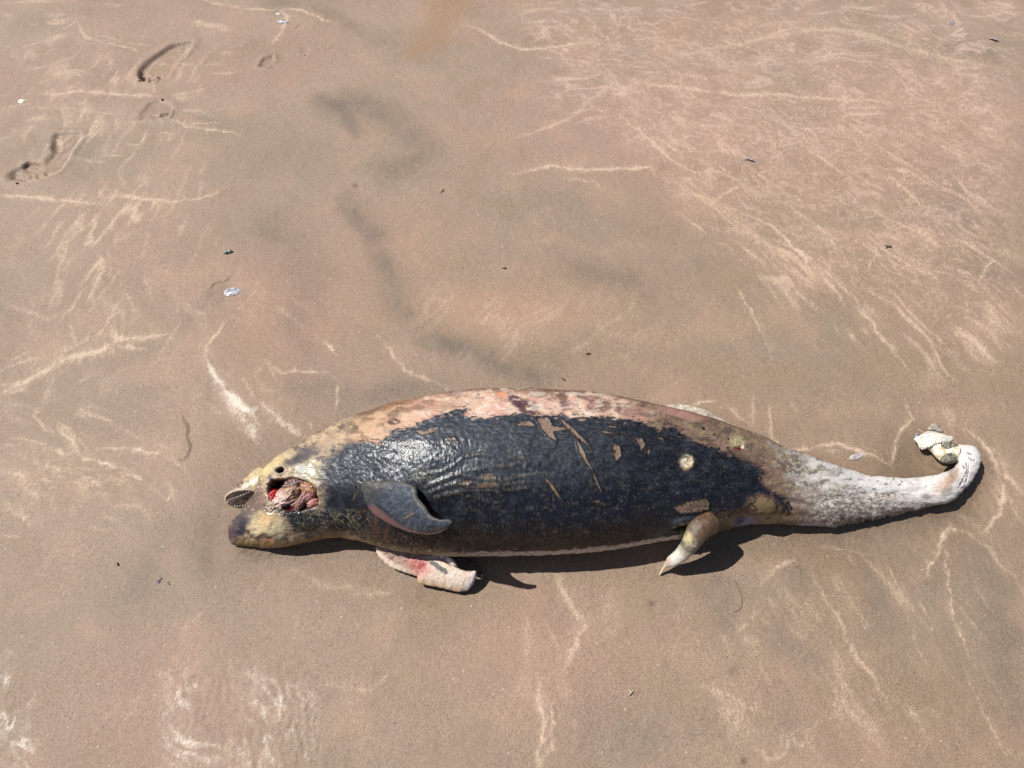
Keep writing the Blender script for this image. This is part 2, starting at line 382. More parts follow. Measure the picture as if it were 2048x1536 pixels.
    for a in [(880, 1190, 60, 60, OL, .50), (870, 1230, 70, 60, OL, .3), (1830, 930, 90, 60, OL, .55), (1900, 1010, 90, 50, OL, .35),
              (500, 870, 70, 60, OL, .35), (440, 1010, 60, 90, OL, .35), (560, 850, 100, 50, OL, .25), (1060, 720, 90, 40, OL, .35),
              (1500, 1090, 200, 30, OL, .35), (1700, 1130, 150, 50, OL, .35), (620, 1120, 160, 30, OL, .35),
              (1000, 1210, 120, 40, OL, .25), (1850, 1400, 200, 120, OL, .22), (980, 100, 150, 60, GREY, .14),
              (560, 660, 140, 160, (176, 140, 118), .35), (1300, 240, 260, 160, (190, 156, 142), .5), (1850, 250, 260, 200, (190, 156, 140), .5),
              (1100, 1300, 180, 130, (184, 150, 132), .5), (250, 1380, 220, 140, (180, 146, 128), .4), (150, 450, 200, 120, (190, 160, 140), .3),
              (1000, 620, 200, 60, (196, 160, 130), .45), (800, 500, 120, 100, (182, 152, 130), .3)]:
        haze_blob(*a)
    # rusty stain at the top
    a, I = box([(800, 0), (960, 130)], .15)
    q = [(862, -20), (930, -20), (925, 20), (890, 70), (850, 100), (825, 108), (832, 80), (858, 55)]
    d = polydist(wx[I], wy[I], [P(*p)[:2] for p in q], closed=True)
    c = C[I]; mixc(c, alb((166, 132, 102)), (1 - sm(-.02, .035, d + (fray2[I] - .5) * .05)) * .5)
    mixc(c, alb((178, 146, 118)), (1 - sm(-.02, .09, d)) * .3); C[I] = c

    # ---- pale feathered lines
    L = [  # upper right
        ([(925, 50, 5), (960, 57, 6), (1000, 85, 6), (1040, 98, 6), (1090, 98, 6), (1150, 90, 7), (1200, 82, 6), (1245, 78, 5)], .8),
        ([(1360, 115, 5), (1420, 97, 9), (1480, 88, 12), (1540, 75, 14), (1600, 62, 18), (1690, 58, 20), (1760, 78, 22), (1830, 100, 20), (1920, 122, 14), (2048, 142, 12)], .55),
        ([(1030, 275, 5), (1080, 262, 6), (1140, 235, 8), (1190, 195, 9), (1240, 155, 9)], .55),
        ([(1250, 158, 6), (1290, 165, 8), (1380, 178, 10), (1460, 188, 11), (1580, 192, 12), (1700, 202, 10), (1820, 205, 8)], .7),
        ([(1020, 346, 3), (1060, 340, 6), (1110, 333, 7), (1180, 340, 9), (1260, 338, 9), (1300, 335, 6), (1330, 352, 4)], .85),
        ([(1130, 357, 5), (1190, 362, 5), (1215, 385, 3)], .45),
        ([(1240, 230, 3), (1280, 260, 4), (1320, 300, 5), (1350, 325, 6), (1390, 345, 6), (1425, 345, 5)], .8),
        ([(1345, 420, 4), (1390, 448, 5), (1420, 475, 3)], .85), ([(1430, 410, 4), (1455, 385, 5), (1500, 362, 5)], .7),
        ([(1440, 395, 3), (1490, 360, 4), (1470, 352, 3)], .5),
        ([(1515, 370, 4), (1550, 395, 6), (1600, 425, 6), (1640, 455, 5), (1680, 500, 5), (1702, 522, 3)], .7),
        ([(1480, 425, 4), (1540, 450, 5), (1570, 475, 7), (1600, 505, 7), (1640, 545, 7), (1690, 612, 4)], .85),
        ([(1500, 470, 3), (1600, 500, 4), (1660, 550, 5), (1700, 590, 5), (1740, 640, 6), (1780, 690, 6), (1805, 722, 5), (1835, 765, 3)], .85),
        ([(1480, 490, 3), (1520, 520, 5), (1540, 545, 4)], .7), ([(1565, 540, 6), (1600, 590, 5), (1640, 630, 4)], .75),
        ([(1470, 575, 7), (1485, 600, 5), (1510, 640, 5), (1530, 672, 4), (1545, 720, 3)], .8),
        ([(1765, 335, 3), (1800, 370, 5), (1850, 415, 4), (1875, 440, 3)], .75), ([(1880, 320, 3), (1910, 360, 4), (1955, 400, 3)], .6),
        ([(1730, 548, 4), (1745, 520, 4), (1758, 498, 3)], .6), ([(1955, 565, 5), (1975, 535, 5), (1995, 520, 4)], .7),
        ([(1930, 560, 4), (1960, 590, 3)], .6), ([(1725, 650, 7), (1740, 670, 6)], .7), ([(1670, 650, 6), (1680, 670, 4)], .6),
        ([(2020, 570, 8), (2048, 600, 6)], .5), ([(1290, 740, 5), (1340, 760, 4)], .15),
        ([(1680, 480, 3), (1720, 470, 4)], .3), ([(1600, 330, 5), (1520, 345, 6), (1700, 350, 4)], .4),
        # near the tail
        ([(1570, 893, 4), (1620, 895, 6), (1680, 890, 7), (1730, 902, 7), (1785, 928, 4)], .9),
        ([(1500, 790, 3), (1504, 830, 5), (1503, 856, 3)], .55), ([(1537, 810, 3), (1542, 860, 5), (1550, 885, 6), (1575, 895, 8)], .65),
        ([(1440, 804, 2), (1400, 805, 5), (1385, 808, 2)], .8), ([(1455, 815, 4), (1478, 832, 4), (1493, 843, 2)], .85), ([(1470, 812, 3), (1482, 832, 2)], .7),
        ([(1785, 928, 4), (1795, 872, 6), (1808, 852, 5), (1826, 836, 4), (1820, 812, 4), (1815, 795, 3)], .65),
        ([(1916, 848, 2), (1945, 868, 5), (1975, 900, 7), (1998, 940, 7), (2007, 980, 8), (2000, 1020, 8), (1980, 1050, 8), (1960, 1072, 3)], .85),
        ([(1985, 915, 3), (2012, 950, 5), (2048, 995, 4)], .75), ([(2000, 955, 3), (2020, 1010, 4), (2048, 1045, 4)], .6), ([(1975, 1055, 3), (1984, 1090, 2)], .6),
        ([(1925, 1062, 2), (1900, 1054, 5), (1886, 1072, 5), (1880, 1100, 5), (1868, 1125, 4), (1850, 1155, 4)], .85),
        ([(1900, 1055, 4), (1930, 1062, 6), (1965, 1088, 7), (2000, 1132, 6), (2045, 1185, 5)], .6),
        ([(1888, 1085, 3), (1893, 1130, 3), (1898, 1190, 3), (1912, 1240, 4), (1930, 1290, 3), (1952, 1342, 3)], .85),
        ([(1640, 1090, 3), (1750, 1110, 2), (1765, 1140, 3), (1775, 1180, 2)], .35), ([(1840, 1195, 2), (1850, 1230, 3), (1866, 1275, 2)], .75),
        ([(1621, 1140, 4), (1632, 1170, 8), (1668, 1225, 6), (1694, 1275, 5), (1734, 1345, 6), (1780, 1410, 4)], .65),
        ([(1516, 1175, 5), (1549, 1140, 7), (1589, 1125, 6), (1614, 1132, 3)], .55),
        ([(1434, 1255, 8), (1459, 1315, 4)], .35), ([(1450, 1225, 7), (1480, 1255, 5), (1520, 1225, 6)], .45),
        ([(1504, 1295, 4), (1524, 1330, 6), (1541, 1368, 5)], .55),
        ([(1399, 1370, 8), (1459, 1390, 10), (1514, 1420, 9), (1559, 1422, 7)], .4), ([(1505, 1395, 5), (1516, 1425, 6)], .5),
        ([(1485, 1480, 5), (1540, 1520, 8), (1565, 1512, 6), (1579, 1475, 5), (1605, 1500, 5), (1640, 1435, 5)], .4),
        ([(1560, 1500, 6), (1562, 1470, 6), (1630, 1450, 4)], .3), ([(1700, 1100, 3), (1725, 1170, 3)], .4),
        ([(1770, 1100, 2), (1800, 1180, 3), (1830, 1280, 3), (1860, 1350, 2)], .4), ([(1920, 1330, 3), (1960, 1400, 3), (2010, 1520, 4)], .4),
        # bottom centre
        ([(1085, 1140, 14), (1115, 1150, 14), (1130, 1195, 10), (1150, 1225, 12), (1170, 1255, 16), (1150, 1310, 12), (1120, 1350, 8)], .6),
        ([(1076, 1350, 6), (1080, 1400, 9), (1084, 1440, 7), (1078, 1490, 9), (1080, 1540, 9)], .85), ([(1100, 1400, 4), (1098, 1520, 10)], .5),
        # left
        ([(60, 190, 6), (130, 187, 8), (150, 182, 9), (210, 188, 9), (330, 192, 7)], .75), ([(60, 216, 6), (130, 214, 6), (260, 232, 4)], .35),
        ([(0, 392, 7), (60, 395, 9), (130, 400, 9), (200, 410, 6)], .8), ([(200, 398, 6), (230, 388, 14), (290, 400, 9), (350, 402, 7), (420, 392, 5), (460, 372, 4)], .75),
        ([(330, 238, 4), (380, 252, 6), (430, 262, 6), (480, 270, 4)], .75), ([(340, 215, 3), (400, 222, 6), (440, 240, 5)], .45),
        ([(155, 45, 4), (168, 62, 5), (178, 75, 7), (230, 88, 7), (280, 100, 6)], .7), ([(0, 6, 4), (60, 4, 5), (130, 4, 3)], .5), ([(40, 92, 5), (85, 86, 4)], .45),
        ([(130, 60, 3), (150, 42, 4)], .6), ([(400, 0, 3), (440, 9, 5), (500, 18, 5), (560, 20, 5)], .7), ([(560, 20, 5), (578, 34, 5), (568, 60, 7), (545, 90, 5)], .8),
        ([(560, 16, 3), (600, 20, 5), (632, 34, 6), (670, 48, 4)], .75), ([(470, 148, 6), (420, 148, 5)], .35),
        ([(0, 790, 8), (40, 770, 12), (80, 748, 14), (130, 725, 16), (180, 706, 18), (225, 695, 16), (240, 712, 8)], .8),
        ([(215, 652, 9), (235, 676, 16), (280, 672, 11), (345, 665, 7)], .75), ([(180, 712, 10), (215, 690, 18), (250, 690, 14), (290, 698, 5)], .7),
        ([(0, 610, 9), (50, 618, 12), (100, 640, 8), (130, 620, 6)], .3),
        ([(456, 635, 3), (436, 660, 3), (410, 692, 5), (412, 715, 7)], .7),
        ([(117, 850, 6), (145, 884, 8), (172, 915, 7), (211, 925, 6), (238, 938, 4)], .85), ([(60, 820, 4), (90, 850, 6), (110, 870, 5)], .5),
        ([(0, 942, 11), (27, 946, 13), (46, 964, 8)], .8), ([(85, 922, 8), (105, 934, 11), (128, 938, 7)], .75), ([(20, 905, 6), (60, 925, 6), (85, 940, 4)], .5),
        ([(191, 899, 3), (234, 895, 6), (273, 901, 10), (320, 907, 5), (352, 924, 5), (375, 955, 3)], .7), ([(240, 955, 5), (262, 948, 4), (281, 956, 4)], .75),
        ([(141, 958, 4), (188, 968, 5), (210, 980, 3)], .6), ([(43, 975, 4), (62, 992, 6), (84, 1006, 4)], .65), ([(80, 955, 5), (110, 968, 4)], .5),
        ([(520, 723, 3), (566, 745, 5), (610, 741, 4), (656, 745, 3), (672, 766, 4), (674, 802, 4), (668, 842, 4)], .65),
        ([(645, 680, 2), (664, 700, 3), (680, 712, 2)], .8), ([(757, 674, 3), (785, 710, 6), (812, 738, 6), (850, 758, 6), (905, 780, 6)], .6),
        ([(530, 725, 6), (505, 750, 4)], .35), ([(385, 788, 3), (410, 784, 3)], .6), ([(380, 798, 3), (400, 792, 3)], .6),
        ([(620, 840, 2), (628, 862, 2)], .8), ([(515, 560, 3), (500, 600, 3), (470, 620, 3)], .4),
        ([(325, 1000, 3), (345, 985, 2)], .6), ([(700, 1190, 6), (770, 1185, 8), (800, 1180, 6)], .35), ([(560, 1135, 8), (660, 1170, 10), (780, 1185, 8)], .25),
        ([(380, 1060, 2), (400, 1045, 2)], .4), ([(640, 1370, 5), (740, 1380, 8), (800, 1330, 5)], .3),
        ([(320, 1320, 4), (400, 1230, 5), (440, 1190, 3)], .22), ([(285, 1390, 8), (240, 1440, 8)], .3), ([(0, 1060, 4), (40, 1072, 4)], .5)]
    for pts, am in L: pale(pts, am * .88)
    # whitish sand lines; the broad one paints a specular glint
    pale([(412, 712, 4), (428, 750, 7), (455, 785, 11), (480, 805, 15), (505, 828, 14), (520, 848, 6)], 1.0, (255, 246, 232), spread=.5)
    pale([(420, 735, 14), (460, 800, 24), (500, 850, 26), (515, 880, 14)], .45, WH)
    for pts, am in [([(520, 800, 8), (550, 835, 14), (585, 860, 10), (612, 876, 4)], .45), ([(500, 850, 16), (510, 885, 10)], .45), ([(425, 815, 6), (450, 830, 5)], .4),
                    ([(262, 896, 5), (285, 900, 6)], .8), ([(236, 962, 5), (262, 950, 4), (282, 957, 5)], .7), ([(200, 922, 4), (238, 938, 3)], .7),
                    ([(1680, 905, 6), (1640, 905, 8)], .35)]:
        pale(pts, am, WH)
    # ---- small dappled ripples
    for (q, col, am, fx, fy, an, th) in [
        ([(1080, 40), (1400, 20), (1800, 30), (2048, 100), (2048, 700), (1850, 680), (1600, 520), (1450, 560), (1350, 420), (1230, 260), (1150, 200)], PK, .75, 24, 60, .55, .50),
        ([(0, 850), (200, 860), (330, 900), (360, 1000), (250, 1050), (0, 1050)], PALE, .55, 26, 60, .5, .52),
        ([(1060, 0), (1250, 0), (1250, 60), (1080, 50)], PALE, .4, 30, 60, .9, .52),
        ([(1340, 360), (1480, 360), (1640, 470), (1660, 600), (1500, 520), (1380, 430)], PALE, .8, 30, 62, .7, .50)]:
        a, I = box(q, .12)
        d = polydist(wx[I], wy[I], a, closed=True); inside = 1 - sm(-.12, .05, d)
        ca, sa = math.cos(an), math.sin(an); X = wx[I] * ca - wy[I] * sa; Y = wx[I] * sa + wy[I] * ca
        rp = ridge(X * fx, Y * fy * .6, 2, 61) * .6 + fbm(x[I] * 30, y[I] * 36, 3, 66) * .5
        m = sm(th, th + .42, rp + (fray[I] - .5) * .35) * inside * am * sm(.25, .6, patch[I] + .05)
        PL[I] = np.maximum(PL[I], m * .62); c = PC[I]; mixc(c, alb(col), (PL[I] <= m * .62 + 1e-6) * .8 * inside); PC[I] = c; Hh[I] += .0006 * m
    # vertical comb of pale streaks on the left: ripple shading put into the colour
    a, I = box([(0, 60), (480, 60), (480, 780), (0, 780)], .1)
    d = polydist(wx[I], wy[I], a, closed=True)
    cb = ridge((wx[I] - wy[I] * .12) * 16, wy[I] * 3.5, 2, 71)
    m = sm(.58, .95, cb + (fray[I] - .5) * .3) * (1 - sm(-.25, .0, d)) * .6 * sm(.35, .6, fbm(x[I] * 5, y[I] * 4, 2, 75))
    PL[I] = np.maximum(PL[I], m)

    # fields of thin, nearly parallel wash lines; direction given by two photo points
    def wash(poly, d0, d1, freq, stretch, am, seed, wid=.05, col=None, dens=.5, edge=.12, bend=.03):
        a, I = box(poly, .05); d = polydist(wx[I], wy[I], a, closed=True); ins = 1 - sm(-edge, .02, d)
        p0, p1 = P(*d0)[:2], P(*d1)[:2]; an_ = math.atan2(p1[1] - p0[1], p1[0] - p0[0])
        X_ = x[I] + (fbm(x[I] * 4, y[I] * 4, 2, seed) - .5) * bend * 4; Y_ = y[I] + (fbm(x[I] * 4 + 9, y[I] * 4, 2, seed + 2) - .5) * bend * 4
        X_ = X_ + (fray[I] - .5) * .010; Y_ = Y_ + (fray2[I] - .5) * .010
        U_ = X_ * math.cos(an_) + Y_ * math.sin(an_); V_ = -X_ * math.sin(an_) + Y_ * math.cos(an_)
        q = fbs(U_ * freq / stretch, V_ * freq, 2, seed + 4) - .5
        ln = np.exp(-(q / wid) ** 2) * .8 + np.where(q > 0, np.exp(-q / (wid * 3.2)), 0) * .45 * (.3 + sm(.35, .7, comb[I]))
        pt = sm(dens, dens + .2, fbs(U_ * 7, V_ * 12, 3, seed + 7)) 
        m = np.clip(ln, 0, 1) * pt * ins * am * .86
        if col is not None:
            c_ = PC[I]; mixc(c_, alb(col), (m > PL[I]) * 1. * ins); PC[I] = c_
        PL[I] = np.maximum(PL[I], m); Hh[I] += .0008 * m
    PKP = (232, 204, 186)
    UR = [(1180, 200), (1400, 230), (1700, 230), (2060, 260), (2060, 760), (1860, 800), (1640, 700), (1420, 520), (1300, 380)]
    wash(UR, (1300, 300), (1700, 600), 22, 9, .8, 700, dens=.46); wash(UR, (1500, 300), (1900, 640), 34, 6, .55, 720, wid=.06, dens=.48, col=PKP)
    TR = [(1000, -20), (2070, -20), (2070, 320), (1300, 330), (1080, 220)]
    wash(TR, (1100, 120), (1700, 100), 20, 7, .75, 740, dens=.46, col=PKP); wash(TR, (1300, 60), (1450, 140), 34, 3, .6, 750, wid=.07, dens=.42, col=PKP); wash([(1150, 60), (2060, 40), (2060, 700), (1650, 560), (1300, 330)], (1300, 100), (1500, 130), 42, 2.2, .5, 760, wid=.08, dens=.44, col=PKP)
    wash([(-20, -20), (520, -20), (480, 300), (-20, 420)], (0, 200), (400, 215), 16, 8, .55, 770, dens=.52); wash([(-20, 60), (420, 60), (380, 420), (-20, 420)], (250, 100), (240, 200), 20, 8, .40, 780, dens=.52)
    wash([(-20, 440), (420, 440), (400, 760), (-20, 900)], (120, 480), (110, 640), 22, 9, .40, 790, dens=.50)
    wash([(-20, 780), (320, 800), (420, 980), (300, 1080), (-20, 1100)], (60, 850), (240, 960), 24, 6, .85, 800, dens=.44); wash([(-20, 850), (300, 880), (360, 1000), (-20, 1060)], (0, 900), (200, 960), 44, 4, .7, 810, wid=.07, dens=.45)
    wash([(-20, 690), (330, 640), (360, 720), (150, 800), (-20, 860)], (0, 790), (300, 690), 26, 4, .8, 815, dens=.42)
    wash([(1380, 1100), (2060, 1000), (2060, 1560), (1380, 1560)], (1560, 1200), (1740, 1480), 15, 9, .38, 820, dens=.50); wash([(1440, 1120), (1980, 1100), (1700, 1300), (1500, 1300)], (1480, 1140), (1500, 1240), 20, 6, .4, 830, dens=.5)
    wash([(940, 1120), (1300, 1130), (1250, 1560), (960, 1560)], (1080, 1300), (1085, 1500), 13, 10, .3, 840, dens=.52)
    wash([(700, 560), (1340, 560), (1340, 760), (900, 760)], (1000, 640), (1050, 590), 40, 5, .30, 850, wid=.07, dens=.45); wash([(1540, 780), (2060, 760), (2060, 1100), (1540, 1100)], (1900, 840), (2030, 1000), 20, 8, .5, 860, dens=.54)
    wash([(300, 560), (620, 540), (700, 860), (480, 900), (380, 780)], (440, 640), (560, 800), 18, 7, .35, 870, dens=.52)
    GL_ = [(300, 1340), (420, 1300), (560, 1320), (670, 1400), (660, 1570), (300, 1570)]  # white glints here and at the left edge, painted as pale lines
    wash(GL_, (440, 1350), (560, 1500), 34, 4, 1.15, 880, wid=.045, dens=.44, col=(255, 250, 240), edge=.13); wash(GL_, (500, 1350), (530, 1500), 60, 3, 1.05, 890, wid=.06, dens=.45, col=(255, 250, 240), edge=.13)
    wash([(-30, 1290), (60, 1320), (70, 1570), (-30, 1570)], (0, 1350), (40, 1480), 40, 3, 1., 895, wid=.06, dens=.36, col=(255, 250, 240), edge=.03)
    # ---- relief
    Hh += (fbm(x * 3, y * 3, 3, 90) - .5) * .006 + (fbm(x * 14, y * 14, 3, 93) - .5) * .0022
    Hh += (fbm(x * 60, y * 60, 3, 96) - .5) * .0012 + (fbs((x + y * .3) * 26, y * 90, 2, 98) - .5) * .0008
    # glistening ripples at the lower left
    for q, A, rr in [([(330, 1340), (560, 1310), (660, 1380), (650, 1560), (330, 1560)], .0030, .30), ([(-40, 1310), (35, 1330), (60, 1450), (40, 1560), (-40, 1560)], .003, .28)]:
        a, I = box(q, .08)
        d = polydist(x[I], y[I], a, closed=True); ins = 1 - sm(-.05, .03, d)
        rp = ridge((wx[I] + wy[I] * .35) * 52, (wy[I] - wx[I] * .3) * 17, 3, 101)
        Hh[I] += A * rp * ins; R[I] += (rr - R[I]) * ins * sm(.5, .8, rp)
        c = PC[I]; mixc(c, alb((250, 238, 222)), ins); PC[I] = c  # pale colour whitened to paint the glints on these ripples
    def scarp(pts, hgt, wid, side=1, dark=0):
        """a little step: sand drops on one side of a line and ramps back"""
        a, I = box(pts, wid * 3)
        D = np.full(len(I), 1e9); S = np.zeros(len(I)); X, Y = tx[I], ty[I]
        for k in range(len(a) - 1):
            e = a[k + 1] - a[k]; Lg = e @ e; tt = ((X - a[k][0]) * e[0] + (Y - a[k][1]) * e[1]) / Lg; tc = np.clip(tt, 0, 1)
            dx = X - a[k][0] - tc * e[0]; dy = Y - a[k][1] - tc * e[1]; dd = np.hypot(dx, dy)
            m = dd < D; D = np.where(m, dd, D); S = np.where(m, np.sign(e[0] * dy - e[1] * dx) * side, S)
        endf = np.minimum(1, np.hypot(X - a[0][0], Y - a[0][1]) / .02) * np.minimum(1, np.hypot(X - a[-1][0], Y - a[-1][1]) / .02)
        s = D * S
        prof = np.where(s > 0, -np.exp(-s / wid) * sm(0, .004, s), .25 * np.exp(s / (wid * .5)))
        Hh[I] += hgt * prof * endf
        if dark:
            c = C[I]; mixc(c, alb((96, 80, 62)), np.exp(-(D / .0022) ** 2) * dark * endf); C[I] = c
    scarp([(365, 829), (373, 850), (376, 872), (378, 899), (371, 915), (352, 922)], .0025, .02, 1, .6)
    scarp([(462, 550), (452, 563), (430, 566), (412, 582)], .003, .015, 1, .55)
    scarp([(485, 558), (470, 557)], .002, .01, 1, .4); scarp([(500, 563), (480, 564)], .002, .01, 1, .3)
    scarp([(450, 590), (435, 604)], .002, .008, 1, .4); scarp([(456, 574), (446, 588)], .002, .008, 1, .4)
    scarp([(1826, 836), (1812, 850), (1798, 872), (1790, 925)], .003, .02, -1, .45)
    scarp([(1518, 335), (1516, 345), (1508, 352)], .002, .01, 1, .4)
    scarp([(1285, 1170), (1322, 1146)], .002, .008, 1, .3)
    scarp([(838, 1180), (832, 1192), (850, 1200)], .002, .012, 1, .3)
    for k in range(6): scarp([(452 - k * 6, 567 + k * 2), (446 - k * 6, 584 + k * 3)], .0016, .004, 1, .28)

    # sand banked and damp along the carcass, tone deepened to darken its shadow
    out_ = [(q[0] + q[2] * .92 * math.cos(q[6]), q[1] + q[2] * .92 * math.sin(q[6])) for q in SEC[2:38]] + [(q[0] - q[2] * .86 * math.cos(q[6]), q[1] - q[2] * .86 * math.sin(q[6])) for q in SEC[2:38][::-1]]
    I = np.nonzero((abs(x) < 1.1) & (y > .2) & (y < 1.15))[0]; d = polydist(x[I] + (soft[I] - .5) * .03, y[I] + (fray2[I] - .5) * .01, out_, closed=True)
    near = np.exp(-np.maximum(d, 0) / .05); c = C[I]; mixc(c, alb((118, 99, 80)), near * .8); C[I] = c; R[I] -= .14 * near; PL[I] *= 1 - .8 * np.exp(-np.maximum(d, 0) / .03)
    Hh[I] += .009 * np.exp(-(np.maximum(d, 0) / .016) ** 1.2) * (.5 + patch[I]) - .003 * np.exp(-((d - .05) / .03) ** 2)
    # ---- footprints
    def pit(poly, depth, edge, tilt=(0, 0), rim=.25, dark=.25):
        a, I = box(poly, .09)
        d = polydist(tx[I], ty[I], a, closed=True)
        c0 = a.mean(0); prof = sm(edge, -edge, d)
        tl = 1 + ((x[I] - c0[0]) * tilt[0] + (y[I] - c0[1]) * tilt[1])
        Hh[I] += -depth * prof * np.clip(tl, .15, 2) + rim * depth * np.exp(-((d - edge * 2.2) / (edge * 1.6)) ** 2)
        c = C[I]; mixc(c, alb((158, 136, 116)), prof * dark); C[I] = c
        R[I] += (.42 - R[I]) * prof
    pit([(384, 84), (352, 88), (326, 102), (300, 119), (284, 134), (276, 150), (284, 162), (305, 165), (326, 158), (342, 140), (352, 120), (372, 104)], .0085, .0068, (-3, 1), .4, .42)
    pit([(277, 142), (290, 141), (300, 150), (312, 158), (305, 165), (288, 163), (277, 154)], .006, .003, dark=.25)
    for px, py, r in [(286, 152, 6), (296, 158, 5), (309, 160, 5), (319, 156, 5)]:
        pit([(px + r * math.cos(k), py + r * math.sin(k)) for k in np.linspace(0, 5.4, 7)], .006, .0025, rim=.8, dark=.1)
    pit([(112, 268), (128, 266), (158, 266), (156, 282), (140, 304), (128, 330), (108, 346), (84, 356), (52, 363), (22, 360), (16, 350), (40, 336), (62, 324), (88, 326), (104, 312), (108, 296), (104, 284)], .0062, .0062, (-3, 1), .4, .48)
    for px, py, rx, ry in [(66, 335, 20, 9), (34, 353, 10, 7), (48, 358, 7, 6), (62, 356, 6, 5), (77, 353, 7, 5), (95, 346, 6, 4), (112, 292, 8, 12)]:
        pit([(px + rx * math.cos(k), py + ry * math.sin(k)) for k in np.linspace(0, 5.6, 9)], .0034, .0028, rim=.5, dark=.2)
    stroke([(165, 270), (140, 308), (126, 335), (104, 350), (60, 364)], 5, (206, 184, 168), .7, .8, tight=True, feather=.2)  # lit right rim of the print, painted as a pale line
    pit([(300, 205), (320, 200), (338, 206), (344, 220), (336, 235), (318, 238), (300, 232), (280, 240), (284, 225)], .0040, .006, dark=.45)
    pit([(322, 228), (340, 226), (338, 234), (324, 236)], .006, .003, rim=.8, dark=.2)
    pit([(528, 118), (545, 112), (548, 122), (532, 134), (518, 134)], .004, .004, rim=.8, dark=.3)
    pit([(604, 98), (618, 96), (616, 112), (602, 112)], .002, .005, dark=.1)
    scarp([(675, 90), (655, 98), (625, 100)], .0025, .01, 1, .2); scarp([(640, 60), (605, 45), (585, 60)], .0018, .012, 1, .25)
    scarp([(415, 118), (408, 130), (402, 128)], .003, .006, 1, .4); scarp([(414, 88), (405, 96)], .002, .006, 1, .3); scarp([(1980, 85), (1995, 90)], .002, .006, 1, .3)
    stroke([(365, 110), (372, 92)], 3, (214, 196, 184), .6, .8, tight=True); stroke([(370, 118), (382, 96)], 3, (214, 196, 184), .5, .8, tight=True)
    # hollow scoured round the carcass and the shells
    def hollow(px, py, rx, ry, dep):
        c0 = P(px, py)[:2]; s = ppm(px, py); d = np.hypot((x - c0[0]) / (rx / s), (y - c0[1]) / (ry / s))
        Hh[:] -= dep * np.exp(-d ** 2)
    hollow(1840, 920, 70, 60, .006); hollow(465, 585, 26, 20, .003); hollow(440, 1080, 40, 60, .003); hollow(860, 1180, 60, 30, .004)
    # faint oily spots
    for px, py, r, a_ in [(1303, 1207, 6, .6), (1465, 1343, 9, .3), (1487, 1523, 7, .7), (711, 371, 5, .6), (322, 909, 5, .4)]:
        c0 = P(px, py)[:2]; s = ppm(px, py); I = np.nonzero((abs(x - c0[0]) < .03) & (abs(y - c0[1]) < .03))[0]
        d = np.hypot(x[I] - c0[0], y[I] - c0[1]) * s / r
        c = C[I]; mixc(c, alb((70, 60, 46)), np.exp(-d ** 2) * a_); C[I] = c
    R += (fbm(x * 8, y * 8, 2, 110) - .5) * .12
    V = np.stack([x, y, Hh * np.exp(-np.maximum(0, np.hypot(x, y - 1.3) - 4) / 4)], 1)
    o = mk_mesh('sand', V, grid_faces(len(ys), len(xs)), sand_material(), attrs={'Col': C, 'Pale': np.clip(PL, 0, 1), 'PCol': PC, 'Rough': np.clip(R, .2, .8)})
    o['kind'] = 'structure'
    # height lookup
    HG = Hh.reshape(len(ys), len(xs))
    def hz(px_, py_):
        return float(HG[min(np.searchsorted(ys, py_), len(ys) - 1), min(np.searchsorted(xs, px_), len(xs) - 1)])
    return o, hz
sand, ground_z = build_sand()

# ------------------------------------------------------------------ the porpoise body
por = bpy.data.objects.new('porpoise', None); scene.collection.objects.link(por)
POR0 = P(1010, 1000); por.location = (POR0[0], POR0[1], 0)
tag(por, 'dead porpoise on wet sand with peeling black skin, open head wound and curled white tail', 'porpoise')
def child(o): o.parent = por; o.matrix_parent_inverse.identity(); o.location = Vector(o.location) - por.location; return o

def smooth_interp(S, m):
    """monotone-ish Catmull-Rom through stations, evenly spaced"""
    n = len(S); d = np.r_[0, np.cumsum(np.linalg.norm(np.diff(S[:, :2], axis=0), axis=1) + .004)]
    t = np.linspace(0, d[-1], m); k = np.clip(np.searchsorted(d, t, 'right') - 1, 0, n - 2)
    h = d[k + 1] - d[k]; u = ((t - d[k]) / h)[:, None]
    tan = np.zeros_like(S); tan[1:-1] = (S[2:] - S[:-2]) / (d[2:] - d[:-2])[:, None]; tan[0] = (S[1] - S[0]) / (d[1] - d[0]); tan[-1] = (S[-1] - S[-2]) / (d[-1] - d[-2])
    p0, p1 = S[k], S[k + 1]; m0, m1 = tan[k] * h[:, None], tan[k + 1] * h[:, None]
    return (2 * u**3 - 3 * u**2 + 1) * p0 + (u**3 - 2 * u**2 + u) * m0 + (-2 * u**3 + 3 * u**2) * p1 + (u**3 - u**2) * m1
NR, NC = 1240, 380
R_ = smooth_interp(SEC, NR)
# round the nose and the tail end
for i in range(8):
    f = math.sqrt(max(.02, (i + .3) / 8.)); R_[i, 2] *= f; R_[-1 - i, 2] *= f
tt = np.linspace(0, 1, NC, endpoint=False)
phi = 2 * np.pi * (tt - .085 * np.sin(2 * np.pi * tt - .45 * np.pi) - 0.03) - .35     # denser on the visible side
cph, sph = np.cos(phi)[None, :], np.sin(phi)[None, :]
cx, cy, aa, kl, ku, lf, an = [R_[:, i][:, None] for i in range(7)]
def sgp(v, p): return np.sign(v) * np.abs(v) ** p
bb = aa * np.where(sph > 0, ku, kl)
BX = cx + aa * cph * np.cos(an); BY = cy + aa * cph * np.sin(an)
BZ = (kl * aa + lf - .004) + bb * sgp(sph, 1.0)
qx, qy = proj(BX, BY, BZ)
